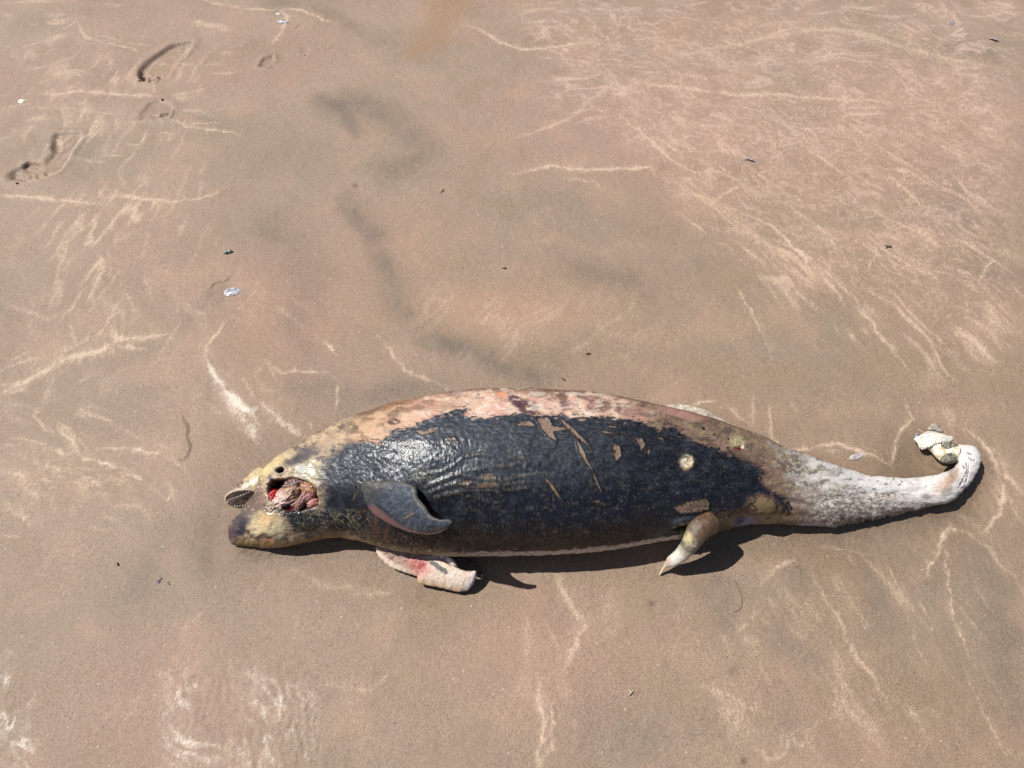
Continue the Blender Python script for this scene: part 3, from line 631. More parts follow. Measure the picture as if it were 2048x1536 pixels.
# pattern coordinates on the hide: photo px where it can be seen, continued round the far side by arc length
PXb, PYb = qx.copy(), qy.copy()
ex = np.cos(an) * 1.; Tq = proj(cx + aa * np.cos(an), cy + aa * np.sin(an), kl * aa); Bq = proj(cx - aa * np.cos(an), cy - aa * np.sin(an), kl * aa)
ux = Bq[0] - Tq[0]; uy = Bq[1] - Tq[1]; ln = np.hypot(ux, uy) + 1e-6; ux /= ln; uy /= ln
al = qx * ux + qy * uy
jT = al.argmin(1); jB = al.argmax(1)
order = np.arange(NC)
seg = np.sqrt(np.diff(BX, axis=1, append=BX[:, :1])**2 + np.diff(BY, axis=1, append=BY[:, :1])**2 + np.diff(BZ, axis=1, append=BZ[:, :1])**2)
arc = np.concatenate([np.zeros((NR, 1)), np.cumsum(seg, 1)], 1); per = arc[:, -1:]; arc = arc[:, :-1]
aT = np.take_along_axis(arc, jT[:, None], 1); aB = np.take_along_axis(arc, jB[:, None], 1)
dB = (arc - aB) % per; dT = (aT - arc) % per            # going on past the belly side / back past the spine side
hidden = (dB + dT) <= ((aT - aB) % per) + 1e-9
# visible arc runs from jT up over the top to jB
pB = np.stack([np.take_along_axis(qx, jB[:, None], 1), np.take_along_axis(qy, jB[:, None], 1)]); pT = np.stack([np.take_along_axis(qx, jT[:, None], 1), np.take_along_axis(qy, jT[:, None], 1)])
SC = 1050.
nearB = dB < dT
PXb = np.where(hidden, np.where(nearB, pB[0] + ux * dB * SC, pT[0] - ux * dT * SC), PXb)
PYb = np.where(hidden, np.where(nearB, pB[1] + uy * dB * SC, pT[1] - uy * dT * SC), PYb)
BELLY = (PXb - pB[0]) * ux + (PYb - pB[1]) * uy          # <0 above the lower outline (px)
SPINE = (PXb - pT[0]) * ux + (PYb - pT[1]) * uy          # >0 below the upper outline
X = PXb.ravel(); Y = PYb.ravel(); BE = BELLY.ravel(); SP = SPINE.ravel(); n = len(X); vis = ~hidden.ravel()

def normals(BX, BY, BZ):
    du = [np.gradient(A, axis=0) for A in (BX, BY, BZ)]
    dv = [(np.roll(A, -1, 1) - np.roll(A, 1, 1)) * .5 for A in (BX, BY, BZ)]
    nx = du[1] * dv[2] - du[2] * dv[1]; ny = du[2] * dv[0] - du[0] * dv[2]; nz = du[0] * dv[1] - du[1] * dv[0]
    L = np.sqrt(nx**2 + ny**2 + nz**2) + 1e-12
    nx, ny, nz = nx / L, ny / L, nz / L
    sg = np.sign(np.sum(nx * (BX - cx) + ny * (BY - cy) + nz * (BZ - kl * aa)))
    return nx * sg, ny * sg, nz * sg
NX, NY, NZ = normals(BX, BY, BZ)
S0 = np.stack([BX.ravel(), BY.ravel(), BZ.ravel()], 1); SN = np.stack([NX.ravel(), NY.ravel(), NZ.ravel()], 1)
CAM = np.array([0, 0, H_CAM])
def surf(px, py):
    d = np.where(vis, (qx.ravel() - px)**2 + (qy.ravel() - py)**2, 1e12); i = int(d.argmin()); return S0[i], SN[i]
def above(px, py, d):                       # on the sight line through px,py, d metres above the hide
    p, nn = surf(px, py); z = p[2]
    v = (CAM - p) / np.linalg.norm(CAM - p); zz = z + v[2] * d
    return P(px, py, zz)

C = np.zeros((n, 3)); Hd = np.zeros(n); R = np.full(n, .5); WET = np.full(n, .35)
wX = X + (fbm(X / 22, Y / 22, 3, 130) - .5) * 16; wY = Y + (fbm(X / 22 + 50, Y / 22, 3, 133) - .5) * 12
fX = X + (fbm(X / 6, Y / 6, 3, 136) - .5) * 7; fY = Y + (fbm(X / 6 + 50, Y / 6, 3, 139) - .5) * 6
n_big = fbm(X / 70, Y / 45, 4, 150); n_mid = fbm(X / 24, Y / 18, 4, 154); n_fin = fbm(X / 6, Y / 5, 3, 158); n_str = fbs(X / 30, Y / 5, 3, 162)
def al_(c): return lin(c) * .74
def blob(px, py, rx, ry, ang=0, e=.25, coords='w'):
    A, B_ = (wX, wY) if coords == 'w' else (fX, fY) if coords == 'f' else (X, Y)
    dx = A - px; dy = B_ - py; ca, sa = math.cos(ang), math.sin(ang)
    d = np.hypot((dx * ca + dy * sa) / rx, (-dx * sa + dy * ca) / ry); return 1 - sm(1 - e, 1 + e, d)
def line(pts, wpx, coords='f'):
    A, B_ = (wX, wY) if coords == 'w' else (fX, fY) if coords == 'f' else (X, Y)
    ws = np.array([p[2] if len(p) > 2 else wpx for p in pts], float)
    D, W = polydist(A, B_, [p[:2] for p in pts], ws=ws); return 1 - sm(.5, 1.15, D / W)

# dorsal band: pink blubber
mixc(C, al_((230, 188, 164)), np.ones(n))
mixc(C, al_((246, 220, 194)), sm(.46, .66, n_mid) * .8)
mixc(C, al_((212, 160, 150)), sm(.50, .35, n_big) * .6)
mixc(C, al_((176, 134, 112)), sm(.56, .75, fbs(X / 60, Y / 12, 4, 166)) * .6)
# front third: tan and brown
m = sm(900, 740, X + (n_mid - .5) * 120)
mixc(C, al_((205, 168, 132)), m * .75); mixc(C, al_((140, 104, 76)), m * sm(.52, .68, n_mid) * .75)
mixc(C, al_((110, 84, 72)), m * sm(16, 3, SP + (n_fin - .5) * 16) * .6)
# rear: olive brown
m = sm(1255, 1335, X + (n_mid - .5) * 90)
mixc(C, al_((134, 112, 90)), m * .92); mixc(C, al_((88, 74, 62)), m * sm(.46, .64, n_mid) * .8)
mixc(C, al_((160, 128, 112)), m * sm(.55, .75, n_big) * .7); mixc(C, al_((164, 148, 108)), m * sm(.58, .74, fbm(X / 16, Y / 14, 4, 170)) * .6)
mixc(C, al_((120, 84, 80)), sm(.5, .68, fbm(X / 32, Y / 20, 3, 174)) * m * .55)
mixc(C, al_((112, 74, 70)), sm(7, 1, SP + (n_fin - .5) * 8) * sm(850, 1000, X) * .65)
mixc(C, al_((206, 150, 140)), sm(10, 6, abs(SP - 10)) * sm(1300, 1340, X) * sm(1420, 1380, X) * .6)
# tail stock: white and grey blotches
tx_ = X - (Y - 980) * .35
m = sm(1555, 1680, tx_ + (n_mid - .5) * 130)
mixc(C, al_((240, 235, 230)), m * .95)
mott = fbm(X / 10, Y / 7, 5, 178, .65)
wa = X + (fbm(X / 18, Y / 14, 4, 179, .6) - .5) * 34; wb = Y + (fbm(X / 18 + 7, Y / 14, 4, 181, .6) - .5) * 26
t1 = fbm(wa / 26, wb / 15, 5, 183, .62); t2 = fbm(wa / 11, wb / 8, 4, 185, .6)
mz = sm(1520, 1590, tx_ + (t1 - .5) * 90) * sm(1740, 1650, tx_ + (t1 - .5) * 90)
mixc(C, al_((104, 88, 76)), mz * sm(.45, .57, t1) * .85); mixc(C, al_((228, 222, 216)), mz * sm(.55, .66, t2) * .7 * sm(1560, 1640, tx_)); mixc(C, al_((120, 84, 78)), mz * sm(.50, .60, t2) * sm(985, 1010, Y) * .5)
mixc(C, al_((186, 176, 140)), mz * sm(.60, .68, fbm(wb / 12, wa / 20, 3, 187)) * .5)
low = sm(970, 996, Y - (X - 1700) * .10 + (t1 - .5) * 60) * sm(1600, 1650, X) * sm(1880, 1800, X)
mixc(C, al_((168, 150, 132)), low * .75); mixc(C, al_((118, 100, 86)), low * sm(.50, .60, t2) * .75); mixc(C, al_((232, 228, 222)), low * sm(.53, .62, fbm(wa / 9, wb / 10, 4, 189, .6)) * .85); mixc(C, al_((96, 96, 104)), low * sm(.60, .66, fbm(wa / 7, wb / 5, 3, 188)) * .6)
mixc(C, al_((120, 98, 80)), sm(1650, 1690, X) * sm(1860, 1800, X) * sm(.60, .68, fbm(X / 12, Y / 10, 3, 190)) * .7)
mixc(C, al_((236, 228, 222)), sm(1780, 1860, X) * .6)
mixc(C, al_((168, 122, 92)), blob(1903, 955, 9, 22, .55, .6) * .75); mixc(C, al_((206, 170, 140)), blob(1890, 968, 12, 26, .9, .6) * .6); mixc(C, al_((120, 112, 112)), blob(1895, 985, 9, 12, .6, .6) * .6)
mixc(C, al_((150, 128, 112)), blob(1855, 992, 12, 7, .2, .5) * .7)
mixc(C, al_((136, 116, 96)), sm(1650, 1700, X) * sm(1900, 1850, X) * sm(-9, -3, BE + (n_fin - .5) * 9) * .6)
for pts in [[(1932, 925), (1934, 945), (1925, 962), (1918, 975)], [(1938, 930), (1936, 950), (1930, 965)], [(1926, 930), (1930, 936)], [(1936, 905), (1943, 908)], [(1938, 916), (1950, 921)], [(1908, 934), (1898, 944)]]:
    mixc(C, al_((70, 66, 76)), line(pts, 1.4) * .75); Hd += -.0015 * line(pts, 2.5)
ca_ = sm(1600, 1700, X); Hd += ca_ * ((fbs((X + Y * .3) / 60, (Y - X * .1) / 14, 3, 194) - .5) * .004 + (t1 - .5) * .002) - ca_ * .004 * np.exp(-((Y - 988 + (X - 1750) * .08 + (n_mid - .5) * 12) / 7) ** 2) * sm(1900, 1840, X)
Hd += low * (fbm(X / 9, Y / 8, 4, 202) - .5) * .0013
edge_l = sm(-7, 1, BE) * sm(1640, 1680, X) * sm(1880, 1840, X); Hd += edge_l * (fbm(X / 9, Y / 20, 3, 206) - .45) * .011

# purple / brown spots on the dorsal band
PUR = al_((92, 62, 74)); BRN = al_((104, 82, 66))
for px, py, rx, ry, a_, cc, am in [(1052, 815, 27, 15, .35, PUR, .95), (1030, 800, 22, 8, .7, PUR, .9), (1128, 808, 11, 10, .4, PUR, .75), (1125, 795, 8, 5, 0, PUR, .6), (1165, 793, 12, 7, .3, BRN, .7), (1187, 812, 10, 12, 0, PUR, .5),
        (1208, 813, 14, 11, .2, BRN, .75), (1190, 796, 9, 6, .2, BRN, .5), (1110, 784, 40, 5, .05, BRN, .6), (1068, 785, 26, 8, .1, BRN, .6), (905, 787, 20, 5, -.1, PUR, .6), (788, 843, 11, 7, -.1, PUR, .9), (788, 828, 15, 8, -.3, BRN, .65),
        (840, 815, 11, 4, -.3, PUR, .75), (815, 818, 26, 6, -.25, BRN, .6), (735, 838, 12, 4, -.2, BRN, .6), (697, 855, 16, 12, -.3, al_((88, 78, 70)), .85), (760, 850, 10, 6, 0, BRN, .45), (740, 822, 30, 6, -.35, BRN, .6), (800, 806, 40, 5, -.25, al_((150, 100, 60)), .6),
        (1260, 822, 40, 6, .25, BRN, .45), (1290, 812, 24, 5, .2, BRN, .4), (870, 812, 60, 10, -.1, al_((178, 136, 112)), .6)]:
    mixc(C, cc, blob(px, py, rx, ry, a_, .35) * am * sm(.25, .5, n_fin + .15))
mixc(C, PUR, sm(.545, .60, fbm(wX / 19, wY / 9, 4, 207, .6)) * sm(1085, 1110, X) * sm(1300, 1270, X) * sm(842, 825, Y) * .55)
mixc(C, al_((112, 84, 62)), sm(.54, .62, fbm(wX / 34, wY / 9, 4, 208, .6)) * sm(1300, 1260, X) * sm(30, 12, SP) * sm(640, 720, X) * .6)
mixc(C, al_((124, 88, 74)), sm(5, 1, SP + (n_fin - .5) * 6) * sm(780, 860, X) * sm(1340, 1300, X) * .65)
mixc(C, al_((250, 232, 214)), sm(.54, .62, fbm(X / 26, Y / 10, 3, 209)) * sm(880, 960, X) * sm(1260, 1200, X) * .5)
mixc(C, al_((238, 160, 120)), blob(1002, 790, 11, 5, .3, .5) * .8)
for px, py, rx, ry in [(1056, 815, 6, 5), (697, 853, 7, 3.5), (790, 843, 4, 3)]:
    b_ = blob(px, py, rx, ry, .3, .3, 'f'); mixc(C, al_((224, 206, 160)), b_ * sm(.4, .6, n_fin)); Hd += -.0015 * b_
mixc(C, al_((250, 236, 226)), sm(.70, .76, fbm(X / 4, Y / 3, 2, 210)) * blob(990, 808, 30, 14) * .8)
m = blob(1475, 884, 16, 13, .3, .4, 'f'); mixc(C, al_((196, 184, 136)), m * sm(.42, .55, n_fin + .08) * .9); Hd += m * (n_fin - .5) * .002
mixc(C, al_((110, 10, 16)), blob(1479, 896, 7, 4.5, .2, .25, 'f')); mixc(C, al_((120, 20, 20)), blob(1470, 897, 3, 3, 0, .3, 'f') * .8); mixc(C, al_((240, 226, 216)), blob(1486, 892, 2.5, 4, 0, .3, 'f')); Hd -= .003 * blob(1479, 896, 6, 4, .2, .3)
for px, py, r in [(1409, 856, 3.2), (1430, 869, 2.6), (1441, 897, 2.6), (1459, 877, 2), (1458, 895, 2.5)]:
    b_ = blob(px, py, r, r * .8, 0, .3, 'n'); mixc(C, al_((22, 18, 18)), b_); Hd -= .003 * b_
mixc(C, al_((200, 188, 182)), sm(.66, .74, fbm(X / 5, Y / 4, 3, 214)) * sm(1280, 1340, X) * sm(1620, 1540, X) * .55)

# ---- head colours
hm = sm(700, 640, X + (Y - 950) * .25 + (n_mid - .5) * 50)
mixc(C, al_((190, 166, 134)), hm)
mixc(C, al_((84, 76, 80)), hm * sm(.50, .60, fbm(X / 20, Y / 14, 5, 217, .6)) * .85); mixc(C, al_((220, 198, 162)), hm * sm(.50, .62, fbm(X / 20, Y / 16, 4, 218)) * .7)
mixc(C, al_((120, 92, 92)), hm * sm(.52, .64, fbm(X / 11, Y / 10, 3, 222)) * .5)
mixc(C, al_((230, 206, 150)), blob(545, 930, 30, 12, -.6, .5) * .8); mixc(C, al_((238, 214, 158)), blob(520, 952, 18, 12, -.8, .5) * .9)
mixc(C, al_((78, 76, 84)), blob(617, 905, 34, 13, -.45, .5) * .85); mixc(C, al_((70, 66, 72)), blob(590, 922, 24, 9, -.3, .5) * .8); mixc(C, al_((200, 170, 140)), blob(655, 880, 30, 10, -.5, .5) * .7)
mixc(C, al_((188, 184, 152)), blob(625, 945, 26, 18, 0, .6) * .7); mixc(C, al_((200, 204, 204)), blob(604, 938, 13, 9, 0, .6) * .6)  # last blob is a pale highlight painted into the skin colour
mixc(C, al_((104, 82, 86)), blob(508, 968, 26, 12, -.6, .5) * .85 * sm(.36, .55, n_fin + .06))
# lower jaw
mixc(C, al_((96, 80, 80)), blob(505, 1015, 34, 20, -1., .5) * .85 * sm(.3, .5, n_fin + .08))
mixc(C, al_((150, 118, 104)), blob(530, 1000, 18, 24, 0, .5) * .7 * sm(.38, .55, n_fin + .04))
mixc(C, al_((232, 210, 164)), blob(535, 1048, 36, 20, .15, .6) * .85 * sm(.25, .5, n_fin + .1)); mixc(C, al_((236, 196, 140)), blob(532, 1040, 16, 14, 0, .5) * .7); mixc(C, al_((196, 190, 156)), blob(560, 1060, 16, 16, 0, .6) * .5)
mixc(C, al_((66, 58, 68)), blob(475, 1050, 30, 19, -.9, .5) * .95); mixc(C, al_((84, 64, 66)), blob(464, 1070, 15, 17, 0, .5) * .85); mixc(C, al_((44, 40, 50)), blob(483, 1060, 8, 15, .2, .5) * .8)
mixc(C, al_((148, 122, 84)), blob(490, 1085, 30, 9, .1, .5) * .7); mixc(C, al_((160, 124, 62)), sm(-13, -3, BE) * sm(470, 500, X) * sm(720, 640, X) * .7)
for px, py, rx, ry in [(502, 1073, 4, 4), (514, 1075, 9, 3.5), (528, 1071, 8, 5), (538, 1075, 6, 3), (497, 1065, 3, 4), (520, 1083, 7, 3)]:
    mixc(C, al_((74, 50, 38)), blob(px, py, rx, ry, -.2, .4, 'f') * .8)
mixc(C, al_((206, 120, 90)), blob(535, 1083, 16, 4, -.1, .6) * .5); mixc(C, al_((170, 140, 86)), blob(528, 1088, 30, 5, 0, .6) * .6)

# ---- black skin
DK = [(640, 945), (652, 915), (672, 900), (688, 889), (697, 885), (732, 884), (755, 886), (776, 873), (787, 862), (823, 854), (858, 839), (881, 831), (908, 823), (936, 816), (924, 830), (952, 839), (981, 835), (1025, 830), (1060, 829), (1098, 832), (1127, 829), (1136, 836), (1178, 835),
      (1217, 836), (1256, 840), (1282, 845), (1303, 853), (1319, 860), (1327, 854), (1347, 856), (1366, 869), (1386, 882), (1426, 895), (1465, 908), (1504, 926), (1524, 938), (1522, 962), (1540, 981), (1564, 993), (1578, 1012), (1579, 1028), (1568, 1021), (1543, 1007), (1518, 985), (1500, 1006),
      (1475, 1018), (1444, 1024), (1400, 1034), (1350, 1046), (1362, 1068), (1320, 1078), (1280, 1085), (1200, 1098), (1100, 1104), (1000, 1106), (950, 1106), (900, 1106), (840, 1104), (790, 1098), (742, 1082), (700, 1070), (650, 1068), (610, 1072), (580, 1062), (572, 1044), (566, 1026), (560, 1018), (580, 1010), (640, 1016), (645, 975)]
dx_ = X + (fbs(X / 22, Y / 3.5, 3, 230) - .5) * 26; dy_ = Y + (fbs(X / 26, Y / 9, 4, 234) - .5) * 9
dd = polydist(dx_, dy_, DK, closed=True)
softL = sm(760, 650, X)                                   # soft edge on the head, ragged on the back
wd = 1.3 + 16 * softL + 5 * sm(1380, 1500, X)
DM = 1 - sm(-wd, wd, dd + (n_fin - .5) * 10 * softL)
DC = np.zeros((n, 3)); mixc(DC, al_((19, 23, 34)), np.ones(n))
xf = fbm(X / 3.2, Y / 2.6, 3, 236); mixc(DC, al_((70, 78, 90)), sm(.48, .68, n_mid) * .30); mixc(DC, al_((112, 116, 120)), sm(.58, .70, xf) * .22 * sm(1060, 960, Y)); mixc(DC, al_((10, 12, 18)), sm(.46, .36, xf) * .5)
ls = sm(1400, 900, X) * sm(990, 940, Y)
mixc(DC, al_((58, 66, 80)), ls * .45); mixc(DC, al_((124, 132, 140)), ls * sm(.5, .66, fbm(X / 10, Y / 5, 4, 240)) * .35)
mixc(DC, al_((92, 82, 62)), ls * sm(.6, .7, fbm(X / 9, Y / 7, 4, 244)) * .45)
mixc(DC, al_((36, 30, 26)), sm(1040, 1085, Y + (n_mid - .5) * 40) * .8); mixc(DC, al_((82, 66, 48)), sm(1060, 1095, Y) * sm(.56, .68, n_mid) * .5)
mixc(DC, al_((22, 30, 50)), sm(960, 1000, Y) * sm(1060, 1030, Y) * sm(900, 1100, X) * .5)
# pale flakes running along the flank
fz = sm(945, 990, Y) * sm(840, 960, X) * sm(1510, 1440, X) * sm(1100, 1060, Y)
kx = X + (n_mid - .5) * 10; ky = Y + (n_fin - .5) * 3.5 + (n_mid - .5) * 8
c1 = sm(.034, .010, np.abs(fbs(kx / 52, (ky + X * .12) / 4.4, 2, 250) - .5)) * sm(.46, .56, fbs(X / 26, Y / 8, 3, 254))
c2 = sm(.034, .010, np.abs(fbs(kx / 34, (ky + X * .08) / 3.2, 2, 256) - .52)) * sm(.50, .60, fbs(X / 18, Y / 6, 3, 257))
CR = np.maximum(c1, c2 * .8); mixc(DC, al_((132, 118, 96)), CR * fz * .38); mixc(DC, al_((120, 112, 98)), CR * sm(1000, 940, Y) * sm(900, 1040, X) * .3)
# net of cream cracks behind the jaw
f1, f21, cr = voro((X + (n_fin - .5) * 7) / 14.5, (Y + (n_fin - .5) * 6) / 9.5, 3); net = sm(.11, .02, f21)
nz = sm(575, 620, X) * sm(790, 690, X) * sm(1012, 1030, Y); mixc(DC, al_((186, 172, 130)), net * nz * .6)
mixc(DC, al_((104, 98, 76)), nz * (1 - net) * sm(.35, .8, cr) * .35)
f1b, f21b, crb = voro(X / 15, Y / 7, 9); mixc(DC, al_((150, 130, 96)), sm(.10, .02, f21b) * sm(690, 740, X) * sm(960, 880, X) * sm(1055, 1075, Y) * .6)
mixc(DC, al_((98, 52, 40)), line([(752, 1035, 6), (752, 1060, 7), (750, 1085, 6)], 5, 'w') * .6 * sm(.4, .6, n_fin + .1)); mixc(DC, al_((110, 66, 46)), line([(772, 1050, 4), (775, 1082, 4)], 4, 'w') * .6 * sm(.4, .6, n_fin + .1))
mixc(DC, al_((120, 40, 36)), blob(724, 1024, 10, 8, 0, .5) * .4 * sm(.5, .6, n_fin)); mixc(DC, al_((150, 110, 70)), line([(720, 960), (714, 985), (708, 998)], 2.0) * .3)
# branching folds behind the flipper
FOLD = [[(850, 975), (890, 958), (930, 945), (975, 935), (1030, 930)], [(860, 985), (905, 970), (960, 966), (1010, 968), (1060, 964)], [(900, 950), (915, 948), (945, 955), (975, 960), (1000, 958)], [(870, 995), (910, 985), (955, 980), (1000, 982), (1060, 975)],
        [(905, 900), (930, 914), (960, 908), (985, 912)], [(840, 950), (880, 944), (910, 930), (925, 918)], [(915, 985), (945, 995), (975, 1002)], [(930, 975), (975, 970), (1010, 975)], [(1040, 900), (1052, 925), (1050, 940)], [(1000, 962), (1080, 945)]]
for k, p in enumerate(FOLD):
    l = line(p, 1.3); l2 = line(p, 3.6); mixc(DC, al_((128, 110, 86)), l * .5 * sm(.35, .55, n_fin + .05)); Hd += .0016 * l2
for px, py, rx, ry in [(972, 955, 14, 3), (978, 951, 10, 5), (970, 972, 16, 4), (985, 968, 10, 3)]: mixc(DC, al_((140, 116, 88)), blob(px, py, rx, ry * .8, .05, .4, 'f') * .6)
wz = sm(650, 700, X) * sm(1010, 900, X) * sm(868, 885, Y) * sm(1000, 960, Y)
wr = ridge((wX + wY * .5) / 14, (wY - wX * .16) / 3.6, 3, 262)
mixc(DC, al_((20, 22, 28)), wz * sm(.45, .25, wr) * .5); mixc(DC, al_((150, 156, 160)), wz * sm(.74, .9, wr) * .30)
mixc(DC, al_((190, 186, 186)), blob(787, 944, 20, 13, .4, .5) * sm(.5, .56, n_fin) * .75); mixc(DC, al_((186, 180, 150)), (blob(818, 900, 14, 20, 0, .5) + blob(845, 950, 22, 14, 0, .6) * .7) * sm(.52, .58, fbm(X / 4.5, Y / 4, 3, 266)) * .7)  # whitish specks, mostly specular highlight put into the colour
mixc(DC, al_((70, 62, 92)), blob(790, 950, 24, 12, 0, .6) * .35)
mixc(DC, al_((30, 38, 56)), blob(560, 1022, 30, 12, .1, .5) * .9)
isl = sm(.60, .64, fbs(X / 16, Y / 5, 4, 268)) * (dd > 0) * sm(15, 3, dd) * (1 - softL) * sm(1500, 1440, X); DM = np.maximum(DM, isl)
gap = sm(.63, .67, fbs(X / 14 + 4, Y / 4.5, 4, 269)) * (dd < 0) * sm(-12, -2, dd) * (1 - softL); DM = DM * (1 - gap * .9)
mixc(C, al_((122, 88, 76)), np.exp(-np.maximum(dd, 0) / 4.5) * (1 - softL) * .6 * sm(.35, .6, n_fin + .05))  # brown line outside the lifted skin edge, painted as its shadow
Hd += .0022 * np.exp(-((dd + 1.8) / 2.) ** 2) * (1 - softL) * sm(.3, .6, n_mid)
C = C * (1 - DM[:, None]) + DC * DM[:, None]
# windows torn in the black skin
TAN = al_((150, 124, 104))
def tear(poly, col=TAN, am=1., ed=1.2):
    global C
    d = polydist(X + (n_fin - .5) * 5, Y + (fbm(X / 5, Y / 4, 3, 270) - .5) * 5, poly, closed=True); m = (1 - sm(-ed, ed, d)) * am
    Hd[:] += .0012 * np.exp(-((d - 1.5) / 1.6) ** 2) * am
    mixc(C, col * 1., m * (.72 + .28 * sm(.35, .55, n_fin))); C *= (1 + m * (n_fin - .5) * .35)[:, None]; mixc(C, al_((18, 18, 24)), sm(2.6, 1., abs(d - 1.6)) * .55 * am); return m  # dark outline paints the shadow along the torn edge
TM = np.zeros(n)
for q in [[(1030, 851), (1042, 846), (1056, 842), (1070, 851), (1050, 853)], [(1073, 838), (1090, 836), (1099, 840), (1103, 853), (1138, 859), (1104, 864), (1112, 882), (1097, 874), (1086, 860)],
          [(1120, 838), (1132, 846), (1150, 862), (1168, 880), (1180, 893), (1166, 884), (1146, 868), (1130, 852)], [(1152, 878), (1166, 902), (1176, 925), (1184, 940), (1170, 924), (1158, 904)], [(1184, 940), (1194, 962), (1206, 990), (1190, 962)],
          [(1222, 896), (1230, 888), (1238, 893), (1241, 912), (1232, 921), (1226, 908)], [(1270, 876), (1284, 878), (1289, 890), (1282, 902), (1278, 890)], [(1294, 898), (1299, 900), (1298, 910), (1294, 906)], [(1312, 876), (1322, 876), (1328, 886), (1322, 880)],
          [(1346, 1014), (1372, 1004), (1412, 998), (1418, 1008), (1416, 1018), (1390, 1024), (1360, 1026)], [(1088, 954), (1104, 968), (1116, 988), (1126, 1002), (1108, 984)], [(830, 862), (846, 864), (860, 858), (876, 856), (864, 866), (844, 872)],
          [(885, 880), (905, 876), (914, 879), (900, 882)], [(912, 966), (930, 962), (950, 964), (932, 969)], [(1216, 852), (1250, 856), (1218, 855)], [(1202, 862), (1236, 868), (1205, 866)], [(1428, 1040), (1440, 1022), (1468, 1020), (1450, 1038)], [(1180, 1004), (1200, 1000), (1196, 1004)]]:
    TM = np.maximum(TM, tear(q))
mixc(C, al_((30, 22, 20)), blob(1227, 903, 5, 4, .6, .4, 'f') * .9)
u = blob(1373, 925, 15, 14, -.5, .2, 'f'); mixc(C, al_((176, 150, 112)), u); uc = blob(1372, 923, 12, 11, -.5, .25, 'f'); mixc(C, al_((232, 222, 196)), uc * sm(.36, .5, n_fin + .05)); mixc(C, al_((120, 100, 76)), uc * sm(.56, .66, fbm(X / 3.5, Y / 3.5, 2, 274)) * .8)
mixc(C, al_((26, 22, 20)), line([(1366, 916), (1372, 913), (1377, 916)], 1.4, 'n')); Hd += -.002 * uc + .0018 * (u - uc)
# genital region and vent
mixc(C, al_((124, 104, 76)), blob(1410, 1060, 46, 22, -.25, .5) * .85); mixc(C, al_((70, 56, 44)), blob(1405, 1058, 42, 18, -.2, .5) * sm(.48, .6, n_fin) * .7); mixc(C, al_((96, 112, 130)), blob(1368, 1040, 28, 7, -.15, .6) * .6)
mixc(C, al_((132, 112, 80)), blob(1528, 1012, 34, 18, .2, .4) * .92); mixc(C, al_((58, 46, 36)), line([(1498, 1004), (1510, 1014), (1502, 1020)], 2.2, 'n') * .9); mixc(C, al_((48, 40, 34)), line([(1550, 1000), (1552, 1014), (1542, 1026), (1526, 1033)], 3, 'n') * .8)
mixc(C, al_((180, 160, 128)), blob(1548, 1036, 34, 9, .1, .5) * .7); mixc(C, al_((146, 150, 180)), blob(1490, 1043, 24, 9, 0, .4) * .8); mixc(C, al_((60, 58, 84)), blob(1480, 1041, 11, 6, -.4, .4) * .8); mixc(C, al_((60, 54, 60)), blob(1538, 1035, 7, 4, 0, .4) * .8)
Hd += .012 * blob(1528, 1012, 26, 16, .2, .8, 'n') - .004 * blob(1480, 1041, 12, 6, -.4, .5, 'n')
sl = polydist(X, Y, [(1340, 1060), (1358, 1053), (1374, 1051), (1384, 1053), (1378, 1062), (1360, 1064)], closed=True); ms = 1 - sm(-2, 2, sl); mixc(C, al_((14, 11, 10)), ms); Hd -= .014 * (1 - sm(-7, 1, sl))
# tattered skin at the tail end of the black patch
for p in [[(1572, 1010), (1578, 1028)], [(1566, 1014), (1568, 1026)], [(1576, 1004), (1584, 1018)]]: mixc(C, al_((24, 26, 34)), line(p, 2, 'n'))
# pale belly strip
bs = sm(-11, -8, BE + (fbm(X / 20, X * 0 + 3, 3, 280) - .5) * 5) * sm(880, 960, X) * sm(1372, 1350, X)
mixc(C, al_((232, 218, 202)), bs * .95); mixc(C, al_((150, 70, 64)), bs * sm(.6, .66, fbm(X / 9, Y / 3, 2, 284)) * .7)
bs2 = sm(-15, -6, BE + (n_fin - .5) * 10) * sm(700, 780, X) * sm(960, 900, X); mixc(C, al_((150, 140, 96)), bs2 * .7 * sm(.3, .5, n_fin + .1))
mixc(C, al_((214, 192, 170)), sm(5, 25, BE))
mixc(C, al_((196, 190, 196)), sm(-9, -4, BE + (n_fin - .5) * 8) * sm(1580, 1620, X) * sm(1660, 1640, X) * .7)

# ---- hide relief
Hd += DM * ((fbm(X / 9, Y / 6, 3, 290) - .5) * .0014 + .0007) - TM * .0008
Hd += wz * DM * (wr - .5) * .0021
Hd += DM * fz * CR * .0011 + DM * sm(940, 990, Y) * (ridge(kx / 22, (ky + X * .1) / 4.5, 3, 294) - .4) * .0009
Hd += nz * DM * ((1 - net) * .0012)
Hd += hm * (fbm(X / 11, Y / 9, 4, 298) - .5) * .0030 + (fbm(X / 60, Y / 40, 3, 302) - .5) * .006
Hd += (1 - DM) * (fbm(X / 16, Y / 9, 4, 306) - .5) * .0022
# flipper shoulder
Hd += .003 * blob(735, 985, 30, 26, .3, .9, 'n')
# dark crease where the flipper starts
for p in [[(747, 955), (740, 972)], [(722, 958), (714, 972), (712, 985)]]: mixc(C, al_((14, 14, 16)), line(p, 1.8) * .9)
